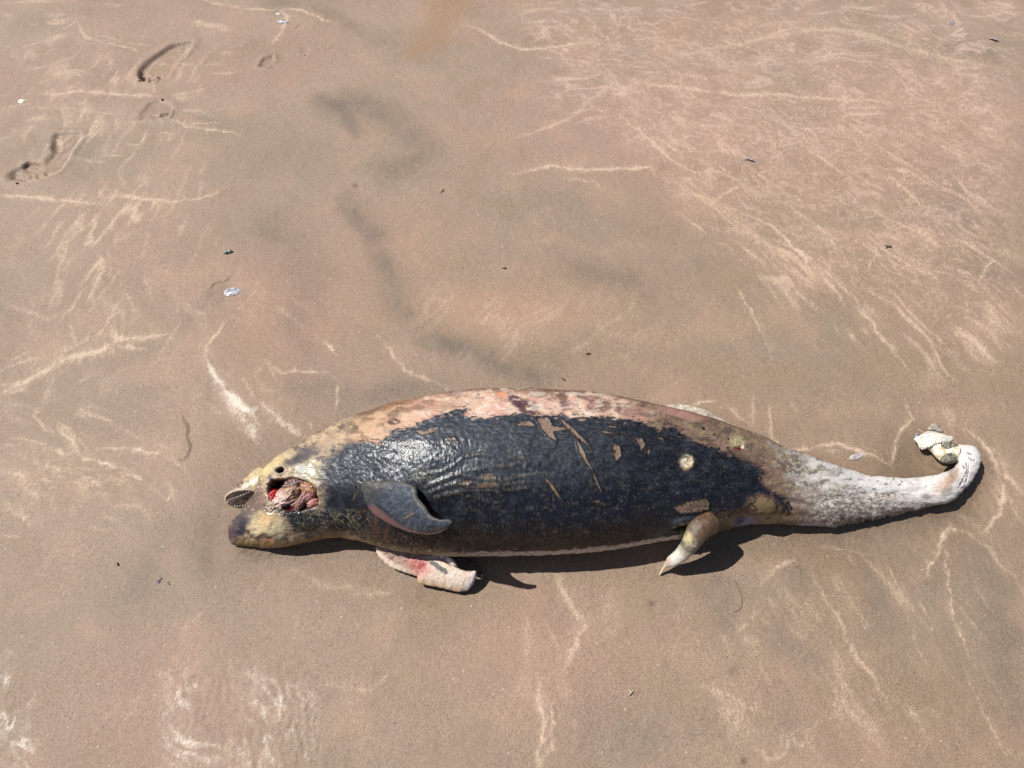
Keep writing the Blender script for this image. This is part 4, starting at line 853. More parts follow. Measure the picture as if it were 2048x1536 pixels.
# glistening lumps under the wound
ll = (blob(555, 1024, 24, 9, .1, .5) + blob(590, 1030, 22, 10, .1, .6)) ; lv = voro(X / 6, Y / 5, 15)[0]; Hd += ll * (.5 - lv) * .005
R = .42 + .16 * n_mid; R = R * (1 - DM) + DM * (.44 + .22 * n_mid)
wet = ll + blob(497, 1030, 20, 16, -.8, .6) + blob(604, 938, 24, 14, 0, .6) + wz * (.22 + .42 * sm(1000, 860, X) * sm(690, 760, X)) + hm * .25
WET = np.clip(.10 + .10 * sm(.5, .6, n_mid) * DM + .8 * wet, 0, 1); R -= .12 * np.clip(wet, 0, 1); R += ca_ * .18; WET *= (1 - ca_ * .7)
# ---- the head wound and the eye socket: real holes, their inner shade painted in as black
HOLE = [(534, 968), (541, 958), (556, 955), (570, 956), (578, 953), (586, 954), (600, 957), (612, 961), (624, 968), (633, 978), (635, 992), (637, 1003), (634, 1013), (618, 1018), (602, 1022), (590, 1022), (577, 1024), (566, 1020), (562, 1010), (550, 1004), (538, 1000), (534, 985)]
hd = polydist(X + (n_fin - .5) * 3, Y + (n_mid - .5) * 3, HOLE, closed=True); hin = 1 - sm(-3.5, .5, hd)
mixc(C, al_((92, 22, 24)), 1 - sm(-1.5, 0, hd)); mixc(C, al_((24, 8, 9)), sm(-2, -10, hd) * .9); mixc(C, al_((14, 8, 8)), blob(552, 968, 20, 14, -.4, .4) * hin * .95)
mixc(C, al_((200, 30, 34)), blob(545, 992, 8, 12, .3, .4) * hin * .9); mixc(C, al_((96, 10, 34)), blob(570, 1012, 14, 10, .1, .4) * hin)
Hd = Hd * (1 - hin) - .045 * hin * (.6 + .4 * sm(0, -14, hd)); Hd += .0012 * np.exp(-((hd - 4) / 4) ** 2)
for (px, py, rx, ry) in [(560, 940, 8.5, 6)]:
    e_ = np.hypot((fX - px) / rx, (fY - py) / ry); ei = 1 - sm(.75, 1.05, e_); mixc(C, al_((14, 10, 10)), 1 - sm(1.02, 1.22, e_)); Hd += -.022 * ei + .0035 * np.exp(-((e_ - 1.45) / .3) ** 2)
    mixc(C, al_((206, 196, 176)), np.exp(-((e_ - 1.35) / .22) ** 2) * .6)
R = np.where(hin > .3, .25, R); WET = np.where(hin > .3, 1, WET)
HD = Hd.reshape(NR, NC)
taper = np.minimum(1, np.minimum(np.arange(NR), np.arange(NR)[::-1]) / 25.)[:, None]
VX = BX + NX * HD * taper; VY = BY + NY * HD * taper; VZ = BZ + NZ * HD * taper
V = np.stack([VX.ravel(), VY.ravel(), VZ.ravel()], 1)
F = grid_faces(NR, NC, wrap=True)
ends = np.array([V[:NC].mean(0), V[-NC:].mean(0)]); V = np.concatenate([V, ends])
j = np.arange(NC); T3 = np.concatenate([np.stack([j, (j + 1) % NC, np.full(NC, n)], 1)[:, ::-1], np.stack([j + (NR - 1) * NC, (j + 1) % NC + (NR - 1) * NC, np.full(NC, n + 1)], 1)])
app = lambda A: np.concatenate([A, A[:1], A[-1:]])
# orient outwards
f0 = F[len(F) // 2 + NC // 4]; nn = np.cross(V[f0[1]] - V[f0[0]], V[f0[2]] - V[f0[0]])
if nn @ SN[f0[0]] < 0: F = F[:, ::-1]
else: T3 = T3[:, ::-1]
skin = skin_material('porpoise_hide', bump=.42, coat=.9, coat_r=.20, dist=.0008)
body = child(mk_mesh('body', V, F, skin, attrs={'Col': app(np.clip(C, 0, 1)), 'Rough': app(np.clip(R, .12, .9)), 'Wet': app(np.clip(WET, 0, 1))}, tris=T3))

# ------------------------------------------------------------------ thin parts: lofted fins and flaps
flesh = skin_material('flesh', 1.4, .7, .9, .2, .0012, .15)
fin_m = skin_material('fin_skin', 1.3, .4, .6, .25)
def catm(A, m):
    A = np.asarray(A, float); d = np.r_[0, np.cumsum(np.linalg.norm(np.diff(A, axis=0), axis=1) + 1e-9)]
    t = np.linspace(0, d[-1], m); k = np.clip(np.searchsorted(d, t, 'right') - 1, 0, len(A) - 2); h = d[k + 1] - d[k]; u = ((t - d[k]) / h)[:, None]
    tan = np.zeros_like(A); tan[1:-1] = (A[2:] - A[:-2]) / (d[2:] - d[:-2])[:, None]; tan[0] = (A[1] - A[0]) / (d[1] - d[0]); tan[-1] = (A[-1] - A[-2]) / (d[-1] - d[-2])
    return (2*u**3-3*u**2+1)*A[k] + (u**3-2*u**2+u)*tan[k]*h[:, None] + (-2*u**3+3*u**2)*A[k+1] + (u**3-u**2)*tan[k+1]*h[:, None]
def loft(name, Lp, Rp, thick, paint, mat, parent=por, nr=90, nc=40, camber=0., rough=.003, seed=1, edge_pow=.5, fringe=0., closed_tips=True):
    """lens-section sheet between two edge curves (3-D points). paint(px,py,u,v,top)-> colour, roughness, wet"""
    A = catm(np.c_[Lp, Rp], nr); L3, R3 = A[:, :3], A[:, 3:]
    u = (np.arange(2 * nc) / nc) * 2 * np.pi / 2; cu = (1 - np.cos(u)) / 2; su = np.sin(u)      # round the section
    e = R3 - L3; wdt = np.linalg.norm(e, axis=1, keepdims=True) + 1e-9
    al_n = np.gradient((L3 + R3) / 2, axis=0); nn = np.cross(al_n, e); nn /= np.linalg.norm(nn, axis=1, keepdims=True) + 1e-12
    nn *= np.sign(nn[:, 2:3] + 1e-9)
    th = np.asarray(thick(np.linspace(0, 1, nr)) if callable(thick) else np.full(nr, thick))[:, None, None]
    vv = np.linspace(0, 1, nr)[:, None]
    uu = np.broadcast_to(cu[None, :], (nr, 2 * nc)).copy()
    fr = (vnoise(vv * 30 + 0 * uu, np.where(uu < .5, 3., 9.) + 0 * vv, seed) - .5) * fringe
    uu2 = uu + fr * (np.abs(uu - .5) * 2) ** 3 * np.where(uu < .5, -1, 1)
    sgn = np.sign(su)[None, :, None]
    V = L3[:, None, :] + e[:, None, :] * uu2[:, :, None] + nn[:, None, :] * (th * .5 * (np.abs(su)[None, :, None] ** edge_pow) * sgn + camber * (np.sin(np.pi * uu)[:, :, None]))
    rel = (fbm(V[:, :, 0].ravel() * 90 + seed, V[:, :, 1].ravel() * 90, 3, seed + 300) - .5).reshape(nr, 2 * nc)[:, :, None] * rough * 2
    V = V + nn[:, None, :] * rel * np.where(sgn >= 0, 1, .3)
    if closed_tips:
        k = np.sqrt(np.clip(np.minimum(np.arange(nr) + .4, nr - .6 - np.arange(nr)) / 4., 0, 1))[:, None, None]; mid = V.mean(1, keepdims=True); V = mid + (V - mid) * (.15 + .85 * k)
    P3 = V.reshape(-1, 3); qx_, qy_ = proj(P3[:, 0], P3[:, 1], P3[:, 2])
    col, ro, we = paint(qx_, qy_, uu.ravel(), np.broadcast_to(vv, uu.shape).ravel(), (np.broadcast_to(sgn[:, :, 0], uu.shape) >= 0).ravel())
    F = grid_faces(nr, 2 * nc, wrap=True); nV = len(P3); P3 = np.concatenate([P3, [V[0].mean(0), V[-1].mean(0)]])
    j = np.arange(2 * nc); T = np.concatenate([np.stack([(j + 1) % (2 * nc), j, np.full(2 * nc, nV)], 1), np.stack([j + (nr - 1) * 2 * nc, (j + 1) % (2 * nc) + (nr - 1) * 2 * nc, np.full(2 * nc, nV + 1)], 1)])
    ap = lambda A: np.concatenate([A, A[:1], A[-1:]])
    o = mk_mesh(name, P3, F, mat, attrs={'Col': ap(np.clip(col, 0, 1)), 'Rough': ap(ro), 'Wet': ap(we)}, tris=T)
    o.data.update()
    bm = bmesh.new(); bm.from_mesh(o.data); bmesh.ops.recalc_face_normals(bm, faces=bm.faces); bm.to_mesh(o.data); bm.free()
    return child(o) if parent is por else o
def col0(n_, c): a = np.zeros((n_, 3)); mixc(a, al_(c), np.ones(n_)); return a

# upper flipper
FL = [(718, 966), (727, 991), (740, 1018), (762, 1037), (790, 1052), (818, 1062), (845, 1067), (872, 1066), (890, 1059), (900, 1050), (904, 1044)]
FR = [(738, 958), (770, 962), (806, 964), (830, 975), (834, 994), (848, 1013), (861, 1032), (876, 1039), (890, 1040), (899, 1040), (903.5, 1042)]
dL = [-.005, -.002, .001, .006, .014, .026, .042, .060, .075, .083, .086]; dR = [-.006, -.002, .005, .018, .034, .052, .066, .077, .084, .087, .087]
def pf(qx, qy, u, v, top):
    c = col0(len(qx), (58, 66, 79)); nz_ = fbm(qx / 14, qy / 11, 4, 400); nf = fbm(qx / 4, qy / 4, 3, 404)
    mixc(c, al_((104, 114, 126)), sm(.48, .72, nz_) * .35); mixc(c, al_((128, 134, 140)), sm(.60, .70, fbm(qx / 3.5, qy / 2.6, 4, 406)) * .4); mixc(c, al_((30, 34, 42)), sm(.60, .70, fbs((qx + qy) / 12, (qy - qx) / 2.2, 3, 408)) * .45); mixc(c, al_((54, 58, 68)), sm(.50, .30, nz_) * .35); mixc(c, al_((34, 38, 48)), sm(.30, .04, v + (nf - .5) * .12) * .95)
    mixc(c, al_((128, 92, 88)), sm(.26, .12, u + (nz_ - .5) * .1) * sm(.2, .3, v) * sm(.95, .6, v) * .9); mixc(c, al_((30, 26, 32)), np.exp(-((u - .26 - (nz_ - .5) * .1) / .02) ** 2) * sm(.2, .3, v) * sm(.6, .5, v) * .8)
    mixc(c, al_((196, 194, 198)), sm(.14, .02, u) * sm(.55, .7, v) * .8 * sm(.4, .55, nf + .05)); mixc(c, al_((110, 104, 92)), sm(.3, .05, v) * .5)  # white specular glint painted along the lower tip edge
    mixc(c, al_((120, 112, 96)), sm(.93, .98, u) * .5); d = polydist(qx, qy, [(808, 1037), (828, 1026)]); mixc(c, al_((170, 130, 100)), sm(1.4, .7, d) * .8)
    mixc(c, al_((18, 18, 22)), blob2(qx, qy, 862, 1053, 7, 2.4) * .8)
    return c, .42 + .25 * nz_, .2 + .8 * sm(.28, .0, u) * sm(.45, .7, v)
def blob2(qx, qy, px, py, rx, ry, e=.4): return 1 - sm(1 - e, 1 + e, np.hypot((qx - px) / rx, (qy - py) / ry))
loft('flipper', [above(*p, d) for p, d in zip(FL, dL)], [above(*p, d) for p, d in zip(FR, dR)], lambda v: .006 + .011 * np.sin(np.pi * np.clip(v * 1.15 + .05, 0, 1)) ** .8, pf, fin_m, nr=120, nc=50, camber=.004, rough=.0016, fringe=.025)['label'] = 'grey blue upper flipper with curled tip'

# lower flipper: pale blubber slab on the sand
GL = [(750, 1090), (757, 1110), (777, 1131), (806, 1144), (834, 1153), (838, 1166), (880, 1175), (915, 1182), (942, 1179)]
GR = [(775, 1080), (800, 1085), (825, 1092), (850, 1100), (872, 1112), (888, 1124), (910, 1134), (937, 1143), (957, 1139)]
def pg(qx, qy, u, v, top):
    c = col0(len(qx), (236, 212, 190)); nz_ = fbm(qx / 12, qy / 9, 4, 410); nf = fbm(qx / 4, qy / 3, 3, 414)
    mixc(c, al_((240, 222, 206)), sm(.5, .7, nz_) * .6); mixc(c, al_((196, 160, 116)), sm(.35, .05, u) * sm(.3, .6, v) * .7)
    mixc(c, al_((170, 124, 108)), sm(.62, .2, v) * sm(.14, .3, u) * .8); mixc(c, al_((120, 92, 76)), sm(.55, .2, v) * sm(.15, .3, u) * sm(.48, .62, nz_) * .7)
    st_ = fbs(qx / 5, qy / 16, 3, 416); mixc(c, al_((166, 26, 34)), blob2(qx, qy, 843, 1126, 14, 22, .7) * sm(.38, .56, st_) * .95); mixc(c, al_((200, 60, 64)), blob2(qx, qy, 830, 1128, 20, 12, .7) * .5); mixc(c, al_((210, 120, 116)), blob2(qx, qy, 845, 1142, 20, 12, .7) * .5)
    d = polydist(qx + (nz_ - .5) * 8, qy + (nf - .5) * 7, [(864, 1124), (876, 1134), (890, 1143)]); mixc(c, al_((70, 68, 66)), (1 - sm(4.5, 6, d)) * .9)
    mixc(c, al_((96, 84, 66)), sm(.04, 0., u) * .7 * sm(.4, .6, nf)); mixc(c, al_((236, 224, 226)), sm(.9, .97, v) * .8)
    return c, .38 + .2 * nz_, np.full(len(qx), .6)
zG = lambda k: .014
loft('flipper', [P(*p, .010) for p in GL], [P(*p, .034) for p in GR], lambda v: .010 + .005 * v, pg, flesh, nr=120, nc=44, camber=.003, rough=.0020, seed=5, edge_pow=.4, fringe=.04)['label'] = 'pale skinned lower flipper with red sore on the sand'
def pw(base, alt, alt2=None, seed=420, ro=.45, wet=.3, sc=8):
    def f(qx, qy, u, v, top):
        c = col0(len(qx), base); a = fbm(qx / sc, qy / (sc * .7), 4, seed); mixc(c, al_(alt), sm(.5, .62, a) * .85)
        if alt2: mixc(c, al_(alt2), sm(.46, .36, a) * .85)
        return c, np.full(len(qx), ro), np.full(len(qx), wet)
    return f
loft('skin_flap', [P(x_, y_, .012) for x_, y_ in [(864, 1128), (884, 1132), (906, 1139), (914, 1140)]], [P(x_, y_, .045) for x_, y_ in [(866, 1104), (886, 1107), (902, 1117), (913, 1130)]], .008, pw((222, 208, 200), (240, 232, 230), (176, 150, 140)), flesh, nr=40, nc=16, seed=8)['label'] = 'pale torn skin flap behind the lower flipper'
loft('skin_flap', [P(x_, y_, .012) for x_, y_ in [(905, 1118), (930, 1124), (948, 1134), (957, 1146), (962, 1156)]], [P(x_, y_, .020) for x_, y_ in [(908, 1113), (934, 1119), (954, 1130), (963, 1144), (965, 1155)]], .004, pw((70, 72, 86), (40, 40, 48), (120, 120, 130)), fin_m, nr=50, nc=10, seed=9)['label'] = 'thin dark skin flap curling beside the lower flipper'

# dorsal fin folded on the sand behind the back
DO = [(1332, 808), (1347, 809.5), (1364, 810.5), (1380, 812), (1395, 815.5), (1411, 821.5), (1427, 830), (1438, 836), (1450, 842.5), (1462, 850), (1474, 856)]
DI = [(x_ - 10, y_ + 34) for x_, y_ in DO]
loft('dorsal_fin', [P(*p, .012) for p in DO], [P(*p, .045) for p in DI], .012, pw((222, 206, 184), (176, 164, 146), (240, 228, 214), 430, .5, .2, 9), flesh, nr=90, nc=24, rough=.002, seed=11, fringe=.04)

# folded fluke at the tail end
def pfl(qx, qy, u, v, top):
    c = col0(len(qx), (250, 246, 232)); a = fbm(qx / 7, qy / 4, 4, 440); b = fbm(qx / 3, qy / 3, 3, 444)
    mixc(c, al_((255, 253, 242)), sm(.48, .62, a) * .8); mixc(c, al_((140, 130, 108)), sm(.05, .012, abs(fbs(qx / 14, qy / 5, 2, 446) - .5)) * .5); mixc(c, al_((190, 178, 150)), sm(.42, .32, a) * .6); mixc(c, al_((90, 82, 70)), sm(.93, 1., u) * sm(.35, .55, b) * .8 + sm(.6, .68, b) * sm(.75, .95, v) * .6)
    return c, np.full(len(qx), .55), np.full(len(qx), .2)
# ribbon from the hook: twisted band
loft('fluke', [P(*p, z) for p, z in zip([(1912, 922), (1898, 926), (1884, 925), (1872, 916), (1863, 905), (1853, 896), (1846, 890)], [.020, .016, .012, .010, .010, .008, .006])],
     [P(*p, z) for p, z in zip([(1924, 892), (1906, 893), (1893, 892), (1881, 886), (1874, 880), (1866, 874), (1860, 872)], [.045, .036, .026, .022, .020, .016, .012])], .014, pw((240, 230, 204), (252, 246, 232), (206, 184, 142), 448, .5, .25, 12), flesh, nr=80, nc=30, camber=.005, rough=.0014, seed=13, fringe=.03)['label'] = 'yellowish folded fluke blade'
loft('fluke', [P(*p, z) for p, z in zip([(1837, 884), (1837, 893), (1844, 899), (1853, 896), (1862, 893), (1874, 887), (1886, 884), (1897, 883), (1903, 886)], [.006, .008, .012, .020, .026, .030, .032, .032, .030])],
     [P(*p, z) for p, z in zip([(1836, 878), (1840, 871), (1848, 866), (1858, 863), (1869, 865), (1880, 869), (1889, 875), (1898, 880), (1903, 883)], [.006, .008, .010, .012, .012, .014, .016, .018, .020])], .009, pfl, flesh, nr=80, nc=30, camber=.007, rough=.0016, seed=14, fringe=.07)['label'] = 'creamy white fluke blade with a ragged edge'
loft('skin_fold', [P(*p, z) for p, z in zip([(1880, 890), (1890, 895), (1902, 896), (1914, 893)], [.030, .034, .038, .040])], [P(*p, z) for p, z in zip([(1888, 880), (1898, 883), (1908, 888), (1918, 890)], [.020, .022, .026, .030])], .008, pw((128, 118, 104), (70, 64, 58), (206, 198, 184), 452, .5, .3, 5), flesh, nr=40, nc=16, rough=.0018, seed=15, fringe=.1)
loft('skin_fold', [P(*p, z) for p, z in zip([(1883, 924), (1890, 927), (1900, 926), (1908, 922)], [.030, .034, .034, .030])], [P(*p, z) for p, z in zip([(1886, 911), (1892, 908), (1903, 906), (1910, 912)], [.044, .050, .050, .044])], .012, pw((128, 124, 104), (64, 60, 52), (206, 202, 180), 456, .5, .3, 5), flesh, nr=40, nc=20, camber=.006, rough=.0018, seed=16, fringe=.1)

# tubes
def tube(name, pts, paint, mat, nr=60, nc=28, rough=.002, seed=20, fold=0., flat=1.):
    """pts (px,py,z,r_px)"""
    A = []
    for px, py, z, r in pts:
        p = P(px, py, z); dist = (p - CAM) @ np.array([0, CT, -ST]); A.append([*p, r * dist / FPX])
    A = catm(A, nr); c = A[:, :3]; tg = np.gradient(c, axis=0); tg /= np.linalg.norm(tg, axis=1, keepdims=True)
    s = np.cross(tg, [0, 0, 1]); s /= np.linalg.norm(s, axis=1, keepdims=True) + 1e-9; b = np.cross(s, tg)
    th = np.linspace(0, 2 * np.pi, nc, endpoint=False)
    rr = A[:, 3:4] * (1 + fold * (vnoise(np.linspace(0, 26, nr)[:, None] + 0 * th[None, :], np.cos(th)[None, :] * 1.2 + 0 * c[:, :1], seed) - .5))
    V = c[:, None] + s[:, None] * (rr * np.cos(th)[None, :])[:, :, None] + b[:, None] * (rr * np.sin(th)[None, :] * flat)[:, :, None]
    rel = (fbm((V[:, :, 0] * 110).ravel(), (V[:, :, 1] * 110 + V[:, :, 2] * 60).ravel(), 3, seed + 310) - .5).reshape(nr, nc)[:, :, None] * rough
    V = V + (V - c[:, None]) / (np.linalg.norm(V - c[:, None], axis=2, keepdims=True) + 1e-9) * rel
    P3 = V.reshape(-1, 3); qx_, qy_ = proj(P3[:, 0], P3[:, 1], P3[:, 2]); v = np.repeat(np.linspace(0, 1, nr), nc)
    col, ro, we = paint(qx_, qy_, np.tile(th / 6.2832, nr), v, np.ones(len(v), bool))
    nV = len(P3); P3 = np.concatenate([P3, [c[0], c[-1]]]); j = np.arange(nc)
    T = np.concatenate([np.stack([(j + 1) % nc, j, np.full(nc, nV)], 1), np.stack([j + (nr - 1) * nc, (j + 1) % nc + (nr - 1) * nc, np.full(nc, nV + 1)], 1)])
    ap = lambda A: np.concatenate([A, A[:1], A[-1:]])
    o = mk_mesh(name, P3, grid_faces(nr, nc, wrap=True), mat, attrs={'Col': ap(np.clip(col, 0, 1)), 'Rough': ap(ro), 'Wet': ap(we)}, tris=T)
    bm = bmesh.new(); bm.from_mesh(o.data); bmesh.ops.recalc_face_normals(bm, faces=bm.faces); bm.to_mesh(o.data); bm.free()
    return o
def pgen(qx, qy, u, v, top):
    c = col0(len(qx), (236, 230, 206)); a = fbm(qx / 8, qy / 6, 4, 460)
    mixc(c, al_((104, 84, 62)), sm(.36, .22, v + (a - .5) * .25) * .9); mixc(c, al_((238, 220, 160)), blob2(qx, qy, 1376, 1078, 8, 13, .5) * .9)
    mixc(c, al_((248, 244, 230)), sm(.50, .58, v) * sm(.9, .8, v) * .8); mixc(c, al_((92, 72, 62)), np.exp(-((v - .42 - (a - .5) * .1) / .07) ** 2) * .8); mixc(c, al_((112, 84, 60)), sm(1388, 1398, qx) * sm(.5, .3, v) * .8)
    w_ = ridge(v * 26 + a * 2, u * 3, 2, 466); c *= (1 - .45 * sm(.6, .9, w_) * sm(.6, .2, v))[:, None]; mixc(c, al_((222, 176, 168)), blob2(qx, qy, 1336, 1122, 7, 8, .6) * .8); mixc(c, al_((236, 214, 166)), sm(.80, .86, v) * .8)
    return c, .32 + .2 * a, np.full(len(qx), .7)
child(tube('genital_organ', [(1416, 1044, .098, 26), (1404, 1054, .106, 23.5), (1394, 1065, .104, 22), (1386, 1079, .090, 19.5), (1376, 1094, .072, 16.8), (1365, 1107, .056, 14.5), (1354, 1116, .044, 13), (1344, 1122, .036, 11.5), (1337, 1127, .028, 8), (1332, 1131, .022, 4.6), (1328, 1136, .015, 3.2), (1324, 1142, .009, 2.6), (1319, 1149, .004, 1.6)], pgen, flesh, nr=110, nc=40, rough=.0015, fold=.08))

# ------------------------------------------------------------------ upper jaw, palate and teeth
def pjaw(qx, qy, u, v, top):
    c = col0(len(qx), (150, 120, 104)); a = fbm(qx / 9, qy / 7, 4, 470); f = fbm(qx / 3.5, qy / 3.5, 3, 474)
    mixc(c, al_((86, 68, 76)), sm(.42, .58, a) * .8); mixc(c, al_((206, 176, 140)), sm(.56, .66, f) * .6)
    up = sm(990, 955, qy + (qx - 480) * .55); mixc(c, al_((226, 204, 176)), np.exp(-((v - .97) / .10) ** 2) * .8)
    yl = sm(.62, .40, v + (a - .5) * .35); mixc(c, al_((222, 200, 152)), yl * .9); mixc(c, al_((120, 96, 92)), yl * sm(.54, .64, fbm(qx / 12, qy / 9, 4, 478)) * .6)
    mixc(c, al_((214, 186, 168)), sm(1.2, .2, abs(polydist(qx, qy, [(450, 997), (456, 987), (470, 980), (490, 977), (505, 978), (513, 984)])) / 3) * .8)
    return c, .36 + .2 * a, np.full(len(qx), .6)
ujaw = child(tube('upper_jaw', [(546, 962, .036, 14), (538, 960, .048, 29), (526, 962, .056, 30.5), (506, 972, .058, 25), (488, 981, .056, 21), (470, 989, .052, 16), (458, 995, .046, 10.5), (452, 999.5, .042, 5), (450, 1001, .041, 1.5)], pjaw, skin, nr=120, nc=60, rough=.0015, seed=30, flat=.75))
ujaw['label'] = 'mottled upper jaw bent open with its palate showing'
# palate plate sits in the open mouth, facing up and to the viewer
def ppal(qx, qy, u, v, top):
    c = col0(len(qx), (84, 66, 56)); a = fbs(qx / 14, (qy + qx * .35) / 3.2, 3, 480); mixc(c, al_((128, 104, 90)), sm(.5, .66, a) * .8); mixc(c, al_((38, 26, 24)), sm(.46, .34, a) * .8)
    mixc(c, al_((206, 186, 168)), sm(.06, .0, u) * .9 + sm(.10, .02, v) * .7); mixc(c, al_((60, 34, 32)), sm(.80, .95, v) * .7)
    return c, np.full(len(qx), .3), np.full(len(qx), .8)
PU = [(451, 1001), (453, 992), (460, 986), (472, 981), (486, 979), (499, 979), (508, 982), (513, 988)]
PL = [(453, 1006), (460, 1010), (468, 1014), (477, 1016), (487, 1015), (496, 1009), (504, 1001), (512, 991)]
ZP = [.052, .066, .076, .082, .085, .086, .084, .078]; ZL = [.046, .046, .046, .045, .045, .048, .054, .066]
pal = loft('palate', [P(*p, z) for p, z in zip(PU, ZP)], [P(*p, z) for p, z in zip(PL, ZL)], .006, ppal, flesh, parent=None, nr=60, nc=24, camber=-.003, rough=.001, seed=31)
pal.parent = ujaw
# ujaw's mesh is in world coordinates shifted by the porpoise offset; keep the same frame for its sub-parts
tooth_m = plain_material('tooth', (.74, .70, .62), (.80, .78, .70), 300, .3, .5, .1, .5)
def tooth_mesh():
    bm = bmesh.new(); bmesh.ops.create_cone(bm, cap_ends=True, segments=8, radius1=1., radius2=.35, depth=2.2)
    for v_ in bm.verts:
        if v_.co.z > 0: v_.co.y *= .6
    bmesh.ops.bevel(bm, geom=bm.edges[:], offset=.18, segments=1, affect='EDGES')
    me = bpy.data.meshes.new('tooth'); bm.to_mesh(me); bm.free(); me.materials.append(tooth_m)
    for p_ in me.polygons: p_.use_smooth = True
    return me
tme = tooth_mesh()
row = catm([(456, 1001), (462, 998.5), (470, 996), (478, 993), (486, 990), (493, 986.5), (497, 985)], 9)
for k, (px, py) in enumerate(row):
    z = .073 + .012 * (k / 8) ** .5 if k else .066
    o = bpy.data.objects.new('tooth', tme); scene.collection.objects.link(o); o.parent = ujaw; o.location = P(px, py, z)
    s = .0017 + .0005 * math.sin(math.pi * (k + 2) / 11); o.scale = (s * .8, s * .8, s * 1.3); o.rotation_euler = (.75 + random.uniform(-.1, .1), random.uniform(-.15, .15), random.uniform(-.2, .2))
for k, (px, py) in enumerate([(470, 1012.5), (474.5, 1013), (480, 1012), (485, 1011), (490, 1009), (456, 1005), (455.5, 1002.5)]):
    o = bpy.data.objects.new('tooth', tme); scene.collection.objects.link(o); o.parent = ujaw; o.location = P(px, py, .053)
    o.scale = (.0014, .0014, .0020); o.rotation_euler = (.9, random.uniform(-.2, .2), 0)

# ------------------------------------------------------------------ tissue inside the wound
def lump(name, px, py, dz, rx, ry, rz, ang, cols, seed, rough=.25, mat=flesh, parent=por, tilt=0, pos=None, amp=.35, sub=5, fr=1.):
    bm = bmesh.new(); bmesh.ops.create_icosphere(bm, subdivisions=sub, radius=1.)
    me = bpy.data.meshes.new(name); bm.to_mesh(me); bm.free(); nv = len(me.vertices)
    co = np.empty(nv * 3); me.vertices.foreach_get('co', co); co = co.reshape(-1, 3)
    a = fbm(co[:, 0] * 1.6 * fr + co[:, 2] + seed, co[:, 1] * 1.6 * fr + co[:, 2] * .7, 4, seed); b = ridge(co[:, 0] * 2.2 * fr + co[:, 2], co[:, 1] * 4 * fr + seed, 3, seed + 5)
    cc_ = fbm(co[:, 0] * 9 + co[:, 2] * 4, co[:, 1] * 9 + co[:, 2] * 3, 3, seed + 12); c2 = co * (1 + (a - .5) * amp * 2.2 + (b - .5) * amp * .22 + (cc_ - .5) * amp * .35)[:, None]
    base = above(px, py, dz) if pos is None else np.array(pos)
    k = 1 / 1050.
    c2 = c2 * np.array([rx * k, ry * k, rz * k]); ca, sa = math.cos(ang), math.sin(ang)
    ct, s_t = math.cos(tilt), math.sin(tilt)
    c2 = np.stack([c2[:, 0], c2[:, 1] * ct - c2[:, 2] * s_t, c2[:, 1] * s_t + c2[:, 2] * ct], 1)
    c2 = np.stack([c2[:, 0] * ca - c2[:, 1] * sa, c2[:, 0] * sa + c2[:, 1] * ca, c2[:, 2]], 1)
    me.vertices.foreach_set('co', c2.ravel().astype(np.float32))
    col = np.zeros((nv, 3)); mixc(col, al_(cols[0]), np.ones(nv)); mixc(col, al_(cols[1]), sm(.45, .6, fbm(co[:, 0] * 4 * fr, co[:, 1] * 4 * fr + co[:, 2] * 2, 4, seed + 9)))
    if len(cols) > 2: mixc(col, al_(cols[2]), sm(.55, .8, b) * .7)
    if len(cols) > 3: mixc(col, al_(cols[3]), sm(-.1, -.7, co[:, 0]) * .9)
    for nm, A in (('Rough', np.full(nv, rough)), ('Wet', np.full(nv, .9 if mat is flesh else .3))):
        at = me.attributes.new(nm, 'FLOAT', 'POINT'); at.data.foreach_set('value', A.astype(np.float32))
    at = me.attributes.new('Col', 'FLOAT_COLOR', 'POINT'); at.data.foreach_set('color', np.concatenate([col, np.ones((nv, 1))], 1).astype(np.float32).ravel())
    for p_ in me.polygons: p_.use_smooth = True
    me.materials.append(mat); me.update()
    o = bpy.data.objects.new(name, me); scene.collection.objects.link(o); o.location = Vector(base)
    if parent is por: o.parent = por; o.location = Vector(base) - por.location
    return o
for a in [(579, 988, -.014, 35, 20, 16, .75, ((206, 164, 132), (132, 100, 80), (228, 190, 166), (244, 206, 196)), 501),
          (592, 966, -.016, 26, 13, 10, .25, ((120, 86, 78), (84, 56, 54), (170, 130, 116)), 507),
          (618, 976, -.014, 19, 13, 10, -.5, ((196, 142, 98), (120, 76, 58), (232, 192, 146)), 513),
          (606, 998, -.010, 9, 26, 11, -.35, ((166, 116, 106), (112, 68, 64), (206, 160, 148)), 519),
          (621, 992, -.014, 8, 20, 9, -.85, ((188, 122, 116), (110, 56, 58), (224, 178, 168)), 525),
          (627, 1006, -.011, 14, 9, 9, .3, ((206, 134, 120), (140, 76, 72), (236, 190, 170)), 531),
          (584, 1014, -.020, 15, 8, 7, .1, ((222, 96, 94), (150, 30, 44)), 537),
          (590, 1004, -.014, 13, 8, 8, .6, ((206, 162, 142), (120, 76, 70), (230, 206, 190)), 543),
          (598, 1012, -.012, 8, 12, 8, -.5, ((158, 120, 106), (106, 72, 66)), 549),
          (551, 1003, -.012, 7, 15, 8, -.5, ((238, 200, 188), (206, 150, 140)), 551),
          (545, 992, -.014, 9, 16, 8, -.4, ((214, 22, 30), (150, 14, 24)), 555),
          (572, 1013, -.016, 10, 8, 7, .2, ((150, 12, 50), (90, 8, 36)), 561)]:
    o = lump('exposed_tissue', *a)
    o['label'] = 'exposed pink and brown tissue in the head wound'

